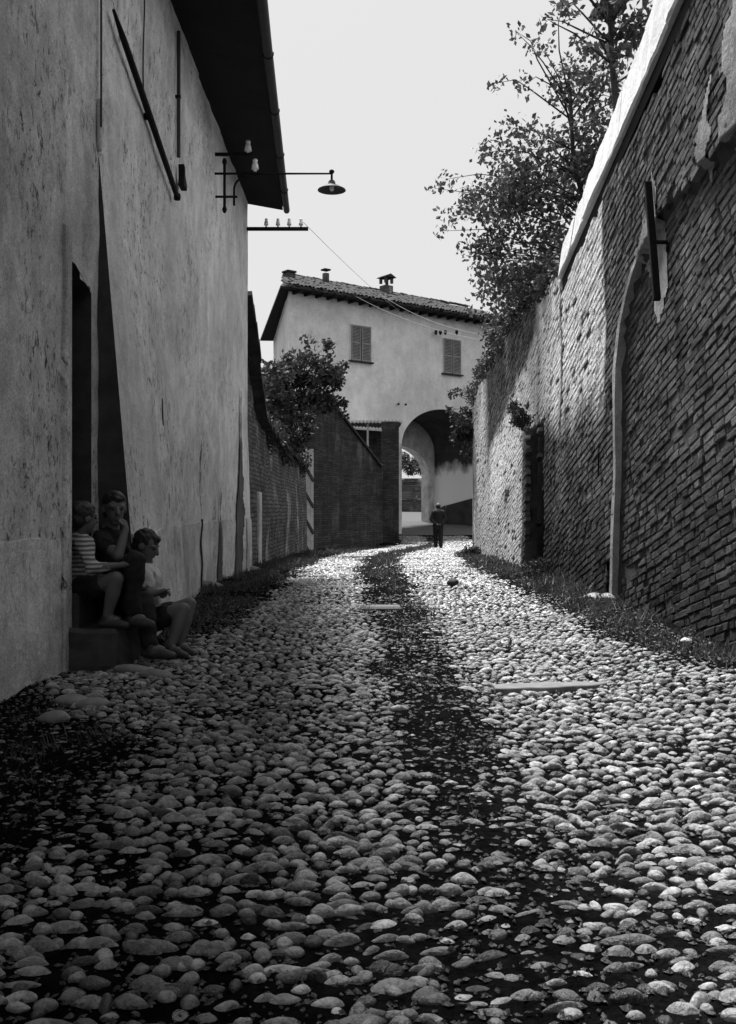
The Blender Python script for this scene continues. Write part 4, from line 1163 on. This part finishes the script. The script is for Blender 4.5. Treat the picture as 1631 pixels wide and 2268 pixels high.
# ivy along the wall top
ivy = []
for y in np.arange(7.0, 12.4, .12): ivy.append((XR + .28 + random.uniform(-.04, .2), y, cope_z(y) + .62 * float(np.interp(y, [7.5, CE], [1, .62])) + random.uniform(-.08, .06), .10))
plant('ivy', 'dark ivy growing behind the whitened coping', 'ivy', (2.75, 10, 4.2), [(2.8, 10, 4.6, .05, .05, .05)], 2, .1, 3500, .06, 41, M['leaf_dark'], None, ivy, limbs=0)
ivy = []
for y in np.arange(12.5, 24, .13): ivy.append((XR + .16 + random.uniform(-.16, .3), y, float(top_z(y)) + random.uniform(-.05, .28), random.uniform(.12, .26)))
plant('ivy', 'dark ivy hanging along the lower far top of the right brick wall', 'ivy', (2.8, 18, 4), [(2.7, 16, 4.4, .4, 2.5, .3)], 20, .2, 9000, .075, 43, M['leaf_dark'], None, ivy, limbs=0)
plant('overhanging_shrub', 'leafy shrub spilling from the far end of the right wall before the arch', 'shrub', (2.9, 24.3, 3.2), [(2.5, 24.3, 3.35, .45, .4, .5), (2.2, 24.3, 3.15, .3, .3, .3), (2.6, 24.3, 2.85, .3, .3, .4)], 26, .2, 2200, .10, 47, M['leaf_dark'], None,
      [(2.05, 24.2, 3.85, .14), (1.98, 24.2, 3.5, .12), (2.2, 24.2, 3.95, .12), (2.1, 24.2, 2.75, .14)], limbs=12)
# tree over the garden wall on the left
ells = [(-2.2, 25.5, 4.1, .75, .9, 1.1), (-1.5, 25.2, 4.5, .85, .8, .65), (-1.05, 25.0, 3.9, .5, .6, .45), (-2.35, 24, 3.3, .4, 1.6, .6), (-2.2, 23.5, 3.9, .35, .8, .9), (-1.9, 27, 3.2, .5, 1.0, .5)]
stray = [(-.75, 25, 3.75, .18), (-.6, 25, 3.45, .12), (-.7, 25, 4.3, .15), (-.62, 25, 4.75, .13), (-1.0, 25, 5.2, .2), (-1.5, 25, 5.3, .2), (-.95, 25, 4.9, .15)]
plant('spreading_tree', 'dark bushy tree hanging over the garden wall left of the gatehouse', 'tree', (-2.9, 25.5, 0), ells, 130, .27, 13000, .13, 53, M['leaf_dark'],
      [(-2.9, 25.5, -.3), (-2.8, 25.5, 1.8), (-2.5, 25.4, 3.2), (-2.0, 25.3, 4.2)], stray, limbs=30)
ivy = [(-2.1 + random.uniform(-.2, .16), y, float(np.interp(y, [p_[0] for p_ in prof], [p_[1] for p_ in prof])) + random.uniform(-.25, .35), random.uniform(.15, .3)) for y in np.arange(19.5, 32, .2)] if False else \
      [(-2.08 + random.uniform(-.2, .16), y, 2.5 + random.uniform(-.3, .4), random.uniform(.15, .3)) for y in np.arange(19.5, 32, .2)]
plant('climbing_vine', 'dark vine trailing over the coping of the garden wall', 'vine', (-2.2, 26, 2.4), [(-2.3, 28, 3.0, .3, 2.5, .4)], 24, .28, 6000, .10, 59, M['leaf_dark'], None, ivy, limbs=0)
# weeds on the right wall
plant('wall_weed', 'tuft of weed rooted on top of the brick buttress', 'weed', (2.3, 14.55, 2.25), [(2.22, 14.55, 2.36, .16, .22, .13)], 10, .09, 700, .05, 61, M['leaf_dark'], None, None, limbs=4)
plant('wall_weed', 'thin weed on the sun-painted brickwork beside the buttress tuft', 'weed', (2.4, 16.1, 2.7), [(2.36, 16.1, 2.68, .10, .2, .2)], 6, .09, 260, .05, 67, M['leaf_dark'], None, None, limbs=3)
plant('wall_weed', 'weed clump at the foot of the dark gap in the right wall', 'weed', (2.3, 13.6, .1), [(2.3, 13.5, .22, .2, .5, .16)], 14, .1, 900, .05, 71, M['leaf_dark'], None, None, limbs=4)
plant('wall_weed', 'dark weed clump at the foot of the far end of the right wall', 'weed', (2.4, 22.6, 0), [(2.35, 22.4, .12, .22, .5, .15)], 10, .1, 700, .06, 73, M['leaf_dark'], None, None, limbs=4)
# bushes and trees beyond the arch and behind the gatehouse
plant('far_bush', 'bush above the retaining wall beyond the archway', 'bush', (1.6, 72.5, 4), [(1.5, 72.5, 4.7, 3.0, .8, .8), (3.2, 72.5, 4.2, 1.0, .8, .8)], 60, .4, 3000, .22, 79, M['leaf'], None, None, limbs=6)

# grass on the verges
def grass():
    r = np.random.default_rng(77); n = 300000
    Y = 1.7 + 36 * r.random(n) ** 1.9; X = r.uniform(-1.95, 2.5, n)
    far = Y > 26; X[far] = lane_c(Y[far]) + r.uniform(-2.6, 2.4, far.sum())
    d = dirt(X, Y); lvl = np.interp(Y, [1.5, 3, 6, 12], [.16, .30, .75, 1.0])
    edge = np.maximum(sstep(1.6, 2.2, X), sstep(-.7, -1.3, X))
    keep = r.random(n) < (d ** 2.2) * lvl * (.25 + .75 * np.maximum(edge, sstep(9, 14, Y) * .5))
    nb = fbm(X * 3, Y * 3, 2); keep &= r.random(n) < sstep(.40, .62, nb) + .06
    keep &= ~((X < -1.25) & (Y > 5.7) & (Y < 7.1))
    X, Y = X[keep], Y[keep]; n = len(X)
    h = r.uniform(.015, .05, n) * (.6 + 1.5 * sstep(.5, .75, fbm(X * 5 + 3, Y * 5, 2))) * np.interp(Y, [2, 6, 30], [.7, 1, 1.6]) * (1 + .7 * sstep(1.9, 2.3, X) * (Y < 14)); w = .004 * np.interp(Y, [2, 8, 30], [.8, 1.4, 3.6])
    z = gz(X, Y) + .005
    an = r.random(n) * 6.28; ln = r.normal(size=(n, 2)) * h[:, None] * .55
    b0 = np.stack([X - np.cos(an) * w, Y - np.sin(an) * w, z], 1); b1 = np.stack([X + np.cos(an) * w, Y + np.sin(an) * w, z], 1)
    tp_ = np.stack([X + ln[:, 0], Y + ln[:, 1], z + h], 1)
    V = np.stack([b0, b1, tp_], 1).reshape(-1, 3)
    return V, np.arange(3 * n).reshape(n, 3), np.repeat(r.uniform(.4, 1.8, n), 3)
V, Fq, tn = grass()
tag(link('verge_grass', np_mesh('verge_grass', V, Fq, False, tn), M['grass']), 'short dark grass on the verges and down the middle of the lane', 'grass', None, 'stuff')

# low broad-leaved weeds among the grass
rw = np.random.default_rng(101); cl = []
while len(cl) < 420:
    y = 5.5 + 18 * rw.random() ** 1.5; x = rw.uniform(-1.85, 2.35)
    if float(verge(x, y)) > .6 and not (x < -1.2 and y < 7.3): cl.append((x, y, float(gz(x, y)) + .02, rw.uniform(.03, .09)))
V, Fq, tn = leaves(cl, 9000, .035, 103, -.4)
V[:, 2] = np.maximum(V[:, 2], gz(V[:, 0], V[:, 1]) + .004)
tag(link('verge_weeds', np_mesh('verge_weeds', V, Fq, False, tn), M['grass']), 'low broad-leaved weeds scattered through the verge grass', 'weeds', None, 'stuff')

# ------------------------------------------------------------------ loose stones and slabs
def rock(name, label, cat, loc, size, m, rz=0, seed=1, parent=None, group=None):
    r = np.random.default_rng(seed); V, Fa = stone_variant(3, r); V = V * (1 + .06 * r.normal(size=(len(V), 1)) * 0)
    o = link(name, np_mesh(name, V, Fa), m, parent); o.location = loc; o.scale = size; o.rotation_euler = (0, 0, rz)
    if label: tag(o, label, cat, group)
    return o
def gpt(x, y):
    """ground point under a pixel of the photograph's layout"""
    d = 6.0
    for _ in range(30):
        X = (x - 815.5) * d / F; d = (1 - float(gz(X, d))) * F / (y - 1134)
    return ((x - 815.5) * d / F, d, float(gz((x - 815.5) * d / F, d)))
g = gpt(1215, 1533)
sl = MB(); q0 = gpt(1095, 1533); q1 = gpt(1345, 1522)
n = 14; top_ = []; bot_ = []
for i in range(n):
    t = i / (n - 1); x = q0[0] + (q1[0] - q0[0]) * t; y = q0[1] + (q1[1] - q0[1]) * t
    wd = .085 * math.sin(math.pi * min(1, max(.08, t * .8 + .18))) ** .6 + .012 * math.sin(t * 17)
    top_.append((x, y + wd * 1.1, g[2] + .042 - .015 * t)); bot_.append((x, y - wd * .9, g[2] + .042 - .015 * t))
sl.prism(top_ + bot_[::-1], (0, 0, -.09))
tag(sl.build('stone_slab', M['slab'], bevel=.02), 'long smooth pale stone slab lying across the right of the lane', 'stone')
g = gpt(850, 1352); tag(MB().box((g[0], g[1], g[2] + .005), (.34, .20, .08), rz=.05).build('stone_slab', M['slab'], bevel=.02), 'short pale slab lying in the grassy middle of the lane', 'stone')
g = gpt(1003, 1300); rock('stone', 'dark loose stone lying alone on the cobbles before the walking man', 'stone', (g[0], g[1], g[2] + .05), (.075, .06, .05), M['timber'], .3, 3)
g = gpt(1520, 1428); rock('stone', 'single white stone on the right verge', 'stone', (g[0], g[1], g[2] + .03), (.04, .035, .03), M['dado'], .3, 4)
g = gpt(1345, 1334); rock('rubble', 'pale rubble lump at the foot of the plaster arris on the right wall', 'stone', (2.36, 9.75, g[2] + .03), (.08, .13, .05), M['worn'], .1, 5)
g = gpt(1318, 1330); rock('rubble', 'flatter pale rubble beside the foot of the plaster arris', 'stone', (2.28, 10.05, g[2] + .02), (.09, .12, .04), M['worn'], .5, 6)
for (x, y, s_, sd_, lb_) in ((462, 1302, .12, 7, 'pale foundation stone at the foot of the battered plaster wall'), (487, 1283, .10, 8, 'small pale foundation stone between the two lower painted wall shadows'), (556, 1265, .14, 9, 'pale corner stone at the far end of the plaster house'), (700, 1214, .12, 10, 'pale stone at the foot of the plank gate')):
    g = gpt(x, y); rock('footing_stone', lb_, 'stone', (g[0], g[1], g[2] + .02), (s_ * 1.3, s_, s_ * .5), M['slab'], .2, sd_)
# bigger flat stones before the door
for (x, y, a_, b_, sd_, lb_) in ((160, 1560, .12, .07, 11, 'large pale flat stone below the near plaster wall'), (205, 1568, .11, .06, 12, 'large bright flat stone right of the one below the near wall'), (300, 1490, .16, .06, 13, 'long flat stone in front of the doorstep'), (345, 1500, .13, .05, 14, 'smooth pale stone by the seated boy\'s feet'), (120, 1600, .12, .06, 15, 'half buried flat stone nearest the left wall foot')):
    g = gpt(x, y); rock('flat_stone', lb_, 'stone', (g[0], g[1], g[2] + .015), (a_ * .8, b_ * .9, .035), M['worn'], -.15, sd_)
# doorstep
st = MB(); zt_ = .27
st.add([(-2.3, 6.2, -.2), (-1.545, 6.2, -.2), (-1.52, 6.95, -.2), (-2.3, 6.95, -.2), (-2.3, 6.2, zt_), (-1.58, 6.22, zt_ - .02), (-1.56, 6.95, zt_), (-2.3, 6.95, zt_)], [(0, 1, 2, 3), (4, 5, 6, 7), (0, 1, 5, 4), (1, 2, 6, 5), (2, 3, 7, 6), (3, 0, 4, 7)])
dso = st.build('doorstep', M['step'], bevel=.025)
b_ = bmesh.new(); b_.from_mesh(dso.data); bmesh.ops.triangulate(b_, faces=b_.faces); bmesh.ops.subdivide_edges(b_, edges=b_.edges, cuts=7, use_grid_fill=True)
for v_ in b_.verts:
    q_ = v_.co; n_ = Vector((fbm(q_.y * 5, q_.z * 7), fbm(q_.x * 5 + 9, q_.z * 7), fbm(q_.x * 6, q_.y * 6 + 4))) - Vector((.5, .5, .5)); v_.co += n_ * .07
b_.to_mesh(dso.data); b_.free(); tag(dso, 'worn stone doorstep under the seated children', 'step')
ss_ = MB().box((-2.02, 6.62, .36), (.36, .6, .24)).build('door_sill', M['step'], dso, bevel=.02)

# ------------------------------------------------------------------ people
def capsule(p, q, r0_, r1_, n=12):
    p = np.array(p, float); q = np.array(q, float); ax = q - p; L = np.linalg.norm(ax)
    ax = ax / L if L > 1e-6 else np.array([0, 0, 1.0])
    u = np.cross(ax, [0, 0, 1.0]) if abs(ax[2]) < .9 else np.cross(ax, [1.0, 0, 0]); u /= np.linalg.norm(u); w = np.cross(ax, u)
    rows = []
    for t in np.linspace(-math.pi / 2, 0, 5): rows.append((p + ax * r0_ * math.sin(t), r0_ * math.cos(t)))
    for t in np.linspace(0, math.pi / 2, 5): rows.append((q + ax * r1_ * math.sin(t), r1_ * math.cos(t)))
    V = []
    for c, r in rows:
        for k in range(n):
            a_ = 2 * math.pi * k / n; V.append(c + (u * math.cos(a_) + w * math.sin(a_)) * max(r, 1e-4))
    Fq = [(i * n + k, i * n + (k + 1) % n, (i + 1) * n + (k + 1) % n, (i + 1) * n + k) for i in range(len(rows) - 1) for k in range(n)]
    return V, Fq
def ellip(c, rad, rot=(0, 0, 0)):
    m = np.array(Euler(rot).to_matrix()); V, Fq = ico(3)
    return [tuple(p_) for p_ in (V * np.array(rad)) @ m.T + np.array(c)], [tuple(f_) for f_ in Fq]
def blob(name, shapes, m, parent=None, voxel=.008, smooth=3, rough=0, freq=60):
    mb = MB()
    for s_ in shapes:
        if s_[0] == 'c': V, Fq = capsule(*s_[1:])
        else: V, Fq = ellip(*s_[1:])
        mb.add(V, Fq)
    me = mb.mesh(name); o = bpy.data.objects.new(name + '_src', me); C.objects.link(o)
    md = o.modifiers.new('r', 'REMESH'); md.mode = 'VOXEL'; md.voxel_size = voxel; md.use_smooth_shade = True
    sm = o.modifiers.new('s', 'SMOOTH'); sm.factor = .5; sm.iterations = smooth
    dg = bpy.context.evaluated_depsgraph_get(); ev = o.evaluated_get(dg)
    nm = bpy.data.meshes.new_from_object(ev); nm.name = name
    bpy.data.objects.remove(o); bpy.data.meshes.remove(me)
    if rough:
        n_ = len(nm.vertices); co = np.empty(n_ * 3); no = np.empty(n_ * 3); nm.vertices.foreach_get('co', co); nm.vertex_normals.foreach_get('vector', no)
        co = co.reshape(-1, 3); no = no.reshape(-1, 3); rr_ = np.random.default_rng(len(shapes) + n_); dsp = 0
        for q in range(7):
            kv = rr_.normal(size=3) * freq * (.5 + .25 * q); dsp = dsp + np.sin(co @ kv + rr_.random() * 6.28 + 1.5 * np.sin(co @ (kv[[1, 2, 0]] * .7))) / (1 + .4 * q)
        nm.vertices.foreach_set('co', (co + no * (dsp * rough * .45)[:, None]).ravel())
    nm.polygons.foreach_set('use_smooth', np.ones(len(nm.polygons), bool)); nm.materials.clear()
    return link(name, nm, m, parent)
def head(c, s, yaw, pitch=0):
    """skull, jaw, nose, ears; face looks along local +x turned by yaw about z and pitch (down positive)"""
    m = Euler((0, pitch, yaw)).to_matrix(); c = Vector(c)
    f = lambda x, y, z: tuple(c + m @ Vector((x * s, y * s, z * s)))
    rot = m.to_euler()
    body = [('e', f(-.012, 0, .022), (.094 * s, .076 * s, .088 * s), rot), ('e', f(.028, 0, -.035), (.062 * s, .056 * s, .078 * s), rot),
            ('c', f(.085, 0, .008), f(.104, 0, -.024), .011 * s, .017 * s), ('e', f(.052, 0, -.088), (.028 * s, .034 * s, .022 * s), rot),
            ('e', f(.076, 0, -.058), (.018 * s, .030 * s, .010 * s), rot),
            ('e', f(.068, .032, .022), (.018 * s, .026 * s, .010 * s), rot), ('e', f(.068, -.032, .022), (.018 * s, .026 * s, .010 * s), rot),
            ('e', f(-.012, .078, -.010), (.022 * s, .010 * s, .034 * s), rot), ('e', f(-.012, -.078, -.010), (.022 * s, .010 * s, .034 * s), rot)]
    hair = [('e', f(-.026, 0, .036), (.097 * s, .084 * s, .088 * s), rot), ('e', f(.035, .01, .074), (.046 * s, .056 * s, .030 * s), rot),
            ('e', f(-.058, 0, -.02), (.058 * s, .07 * s, .07 * s), rot)]
    eyes = [f(.080, .031, .002), f(.080, -.031, .002)]
    return body, hair, eyes
def hand(w, d, up, s=1.0, curl=.5):
    """palm and five fingers from wrist w along d; up = back of the hand"""
    w = Vector(w); d = Vector(d).normalized(); up = Vector(up); up = (up - d * up.dot(d)).normalized(); sd_ = d.cross(up)
    pc = w + d * .04 * s; out = [('c', tuple(w), tuple(pc), .020 * s, .024 * s), ('c', tuple(pc - sd_ * .016 * s + d * .015 * s), tuple(pc + sd_ * .016 * s + d * .015 * s), .016 * s, .016 * s)]
    for i, (o_, L) in enumerate(((-.024, .030), (-.008, .038), (.008, .042), (.024, .037))):
        b0 = pc + sd_ * o_ * s + d * .024 * s; k = curl
        b1 = b0 + (d * math.cos(k) - up * math.sin(k)) * L * .6 * s; b2 = b1 + (d * math.cos(2.0 * k) - up * math.sin(2.0 * k)) * L * .6 * s
        out += [('c', tuple(b0), tuple(b1), .0085 * s, .0078 * s), ('c', tuple(b1), tuple(b2), .0078 * s, .0068 * s)]
    t0 = w + d * .018 * s - sd_ * .02 * s; t1 = t0 + (d * .6 - sd_ * .75 - up * .3).normalized() * .03 * s; t2 = t1 + (d * .95 - sd_ * .2 - up * .2).normalized() * .026 * s
    out += [('c', tuple(t0), tuple(t1), .011 * s, .009 * s), ('c', tuple(t1), tuple(t2), .009 * s, .0075 * s)]
    return out
def shoe(a_, d, s=1.0):
    a_ = Vector(a_); d = Vector(d); d.z = 0; d.normalize()
    return [('c', tuple(a_ - d * .03 * s), tuple(a_ + d * .10 * s), .034 * s, .036 * s), ('c', tuple(a_ + d * .1 * s), tuple(a_ + d * .155 * s - Vector((0, 0, .008))), .036 * s, .027 * s), ('c', tuple(a_ + Vector((0, 0, .05)) * s), tuple(a_), .038 * s, .036 * s)]
def P3(x, y, d): return Vector(P(x, y, d))
def eyes_on(eyes, s, parent, m='hair'):
    for e_ in eyes: MB().lathe([(0, .008 * s), (.009 * s, .004 * s), (.010 * s, 0), (.009 * s, -.004 * s), (0, -.008 * s)], e_, 8).build('eye', M[m], parent, True)

def person(label, J, cfg):
    """J: joints (Vectors); cfg: sizes and materials"""
    s = cfg['s']; hb, hh, ey = head(J['head'], s * cfg.get('hs', 1.0), cfg['yaw'], cfg.get('pitch', 0))
    neck = J['neck']; ch = J['chest']; pv = J['pelvis']
    sk = list(hb) + [('c', tuple(J['head'] + Vector((0, 0, -.05 * s))), tuple(neck), .046 * s, .052 * s), ('c', tuple(neck), tuple(ch), .062 * s, .10 * s), ('c', tuple(ch), tuple(pv), .10 * s, .105 * s)]
    for k in 'ab':
        sh_, el, wr = J['sh' + k], J['el' + k], J['wr' + k]
        sk += [('c', tuple(ch + Vector((0, 0, .04 * s))), tuple(sh_), .07 * s, .052 * s), ('c', tuple(sh_), tuple(el), .048 * s, .036 * s), ('c', tuple(el), tuple(wr), .036 * s, .024 * s)]
        sk += hand(wr, J.get('hd' + k, (wr - el)), cfg.get('up' + k, (0, 0, 1)), s * 1.05, cfg.get('curl', .6))
        hp, kn, an_ = J['hp' + k], J['kn' + k], J['an' + k]
        sk += [('c', tuple(pv), tuple(hp), .09 * s, .085 * s), ('c', tuple(hp), tuple(kn), .082 * s, .055 * s), ('c', tuple(kn), tuple(kn.lerp(an_, .35)), .054 * s, .055 * s), ('c', tuple(kn.lerp(an_, .35)), tuple(an_), .055 * s, .032 * s),
               ('c', tuple(an_), tuple(an_ + Vector(cfg['toe' + k]).normalized() * .08 * s), .03 * s, .026 * s)]
    o = blob('person', sk, M['skin'], None, cfg.get('vox', .0075)); tag(o, label, 'person')
    hm = list(hh); ho = blob('hair', hm, M['hair'], o, .006, 2, .006, 90)
    eyes_on(ey, s, o)
    t = cfg.get('thick', 1.0)
    shs = [('c', tuple(neck.lerp(ch, .35)), tuple(ch), .085 * s, .125 * s * t), ('c', tuple(ch), tuple(pv), .125 * s * t, .125 * s * t)]
    for k in 'ab':
        sh_, el, wr = J['sh' + k], J['el' + k], J['wr' + k]; sl_ = cfg['sleeve']
        shs += [('c', tuple(ch + Vector((0, 0, .04 * s))), tuple(sh_), .088 * s, .066 * s)]
        if sl_ > 1: shs += [('c', tuple(sh_), tuple(el), .064 * s, .050 * s), ('c', tuple(el), tuple(el.lerp(wr, sl_ - 1)), .050 * s, .042 * s)]
        else: shs += [('c', tuple(sh_), tuple(sh_.lerp(el, sl_)), .064 * s, .060 * s)]
    blob('shirt', shs, M[cfg['shirt']], o, .008, 3, .011, 30)
    tr = [('e', tuple(pv), (.135 * s * t, .125 * s * t, .11 * s), (0, 0, 0))]
    for k in 'ab':
        hp, kn, an_ = J['hp' + k], J['kn' + k], J['an' + k]; ln_ = cfg['leg']
        tr += [('c', tuple(pv), tuple(hp), .10 * s, .10 * s)]
        if ln_ > 1: tr += [('c', tuple(hp), tuple(kn), .098 * s, .072 * s), ('c', tuple(kn), tuple(kn.lerp(an_, ln_ - 1)), .072 * s, .058 * s)]
        else: tr += [('c', tuple(hp), tuple(hp.lerp(kn, ln_)), .10 * s, .09 * s)]
    blob('trousers' if cfg['leg'] > 1 else 'shorts', tr, M[cfg['legs']], o, .008, 3, .010, 28)
    for k in 'ab': blob('shoe', shoe(J['an' + k] - Vector((0, 0, .03 * s)), cfg['toe' + k], s), M['shoe'], o, .008, 2)
    return o

# child in the striped top, nearest the door jamb
J = dict(head=P3(186, 1146, 6.48), neck=P3(178, 1186, 6.50), chest=P3(170, 1222, 6.52), pelvis=P3(166, 1302, 6.56),
         sha=P3(190, 1204, 6.36), ela=P3(204, 1258, 6.30), wra=P3(262, 1252, 6.36), shb=P3(158, 1204, 6.70), elb=P3(186, 1262, 6.76), wrb=P3(250, 1262, 6.66),
         hpa=P3(180, 1308, 6.46), kna=P3(258, 1282, 6.34), ana=P3(236, 1372, 6.36), hpb=P3(176, 1308, 6.66), knb=P3(250, 1290, 6.62), anb=P3(240, 1370, 6.62))
person('child in a light striped long-sleeved top seated nearest the door jamb, arms on knees', J, dict(s=.88, yaw=R(48), pitch=.1, shirt='stripe', sleeve=1.55, leg=.45, legs='cloth_dark', toea=(1, -.2, 0), toeb=(1, .1, 0), hs=1.02))
# child in the middle, hand at the face
J = dict(head=P3(254, 1126, 6.80), neck=P3(246, 1170, 6.84), chest=P3(236, 1212, 6.86), pelvis=P3(226, 1312, 6.90),
         sha=P3(222, 1194, 6.70), ela=P3(262, 1232, 6.52), wra=P3(279, 1172, 6.60), hda=Vector((-.35, .25, .8)), shb=P3(262, 1198, 7.0), elb=P3(290, 1250, 6.96), wrb=P3(300, 1234, 6.80),
         hpa=P3(236, 1316, 6.78), kna=P3(300, 1246, 6.42), ana=P3(292, 1368, 6.42), hpb=P3(252, 1324, 6.92), knb=P3(318, 1336, 6.56), anb=P3(334, 1438, 6.46))
person('bare-armed child in dark clothes seated in the middle with a hand held to the face', J, dict(s=.98, yaw=R(-62), pitch=.12, shirt='cloth_dark', sleeve=.5, leg=1.85, legs='cloth_dark', toea=(1, -.4, 0), toeb=(1, -.2, 0), upa=(1, 0, .3), curl=.8))
# child at the right end, bent over something in the hands
J = dict(head=P3(326, 1208, 6.86), neck=P3(322, 1246, 6.88), chest=P3(324, 1286, 6.90), pelvis=P3(318, 1372, 6.92),
         sha=P3(322, 1266, 6.76), ela=P3(330, 1316, 6.68), wra=P3(352, 1312, 6.68), shb=P3(324, 1266, 7.02), elb=P3(336, 1314, 7.0), wrb=P3(356, 1312, 6.80),
         hpa=P3(326, 1378, 6.82), kna=P3(406, 1350, 6.78), ana=P3(376, 1438, 6.70), hpb=P3(330, 1376, 7.02), knb=P3(420, 1338, 6.96), anb=P3(396, 1434, 6.84))
kid3 = person('child in white shirt at the right end of the doorstep, head bowed', J, dict(s=.90, yaw=R(-12), pitch=.42, shirt='cloth_white', sleeve=.55, leg=.5, legs='cloth_dark', toea=(.9, -.5, 0), toeb=(.9, -.5, 0), curl=.9))
# dark waistcoat over the white shirt
s = .90
blob('waistcoat', [('c', tuple(J['chest'] + Vector((-.035, -.02, .02))), tuple(J['pelvis'] + Vector((-.02, -.02, 0))), .122 * s, .132 * s)], M['cloth_dark'], kid3, .009, 3)
bk = MB(); c = P3(358, 1318, 6.70)
bk.prism([c + Vector((-.06, -.07, -.02)), c + Vector((.05, -.05, .03)), c + Vector((.045, .07, .03)), c + Vector((-.065, .05, -.02))], (.0, 0, .012)); tag(bk.build('booklet', M['paper'], bevel=.002), 'small dark booklet held by the child with the bowed head', 'booklet')

# the man walking away towards the arch
X0, D0 = P(971, 0, 35.6)[0], 35.6
zg = float(gz(X0, D0)); hgt = 1.64; k = hgt / 1.75
V3 = lambda x, y, z: Vector((X0 + x * k, D0 + y * k, zg + z * k))
hb, hh, ey = head(V3(0, .06, 1.60), 1.08, R(90), .25)
sk = hb + [('c', tuple(V3(0, .05, 1.52)), tuple(V3(0, .0, 1.42)), .055, .06), ('c', tuple(V3(0, 0, 1.40)), tuple(V3(0, -.02, 1.0)), .12, .13)]
cl_ = [('c', tuple(V3(-.10, -.03, 1.36)), tuple(V3(.10, -.03, 1.36)), .12, .12), ('c', tuple(V3(0, -.02, 1.34)), tuple(V3(0, 0, .92)), .165, .165), ('c', tuple(V3(-.06, -.02, .92)), tuple(V3(-.07, -.02, .78)), .13, .13), ('c', tuple(V3(.06, -.02, .92)), tuple(V3(.07, -.02, .78)), .13, .13)]
tr = []; shs = []
for sx, st_ in ((-1, .10), (1, -.12)):
    sh_ = V3(.185 * sx, 0, 1.38); el = V3(.27 * sx, -.05, 1.12); wr = V3(.12 * sx, -.20, .93)
    sk += [('c', tuple(sh_), tuple(el), .05, .04), ('c', tuple(el), tuple(wr), .04, .028)] + hand(wr, (-sx, -.1, -.2), (0, -1, .2), 1.1)
    cl_ += [('c', tuple(V3(.1 * sx, 0, 1.38)), tuple(sh_), .085, .078), ('c', tuple(sh_), tuple(el), .078, .068), ('c', tuple(el), tuple(wr), .068, .052)]
    hp = V3(.09 * sx, 0, .88); kn = V3(.095 * sx, st_ * .7 + .03, .48); an_ = V3(.09 * sx, st_, .085)
    sk += [('c', tuple(V3(0, 0, 1.0)), tuple(hp), .1, .1), ('c', tuple(hp), tuple(kn), .085, .06), ('c', tuple(kn), tuple(an_), .058, .036), ('c', tuple(an_), tuple(an_ + Vector((0, .08, -.02))), .034, .028)]
    tr += [('c', tuple(V3(0, 0, .95)), tuple(hp), .13, .12), ('c', tuple(hp), tuple(kn), .112, .088), ('c', tuple(kn), tuple(an_), .088, .072)]
    shs.append(shoe(an_ - Vector((0, 0, .035)), (0.1 * sx, 1, 0), 1.15))
man = blob('person', sk, M['skin'], None, .012); tag(man, 'man in a dark suit walking away towards the archway, hands behind his back', 'person')
blob('hair', [('e', tuple(V3(0, .03, 1.60)), (.090, .098, .085), (0, 0, 0))], M['cloth_dark'], man, .012, 2)
blob('jacket', cl_, M['cloth_dark'], man, .014, 3); blob('trousers', tr, M['cloth_dark'], man, .014, 3)
for s_ in shs: blob('shoe', s_, M['shoe'], man, .012, 2)
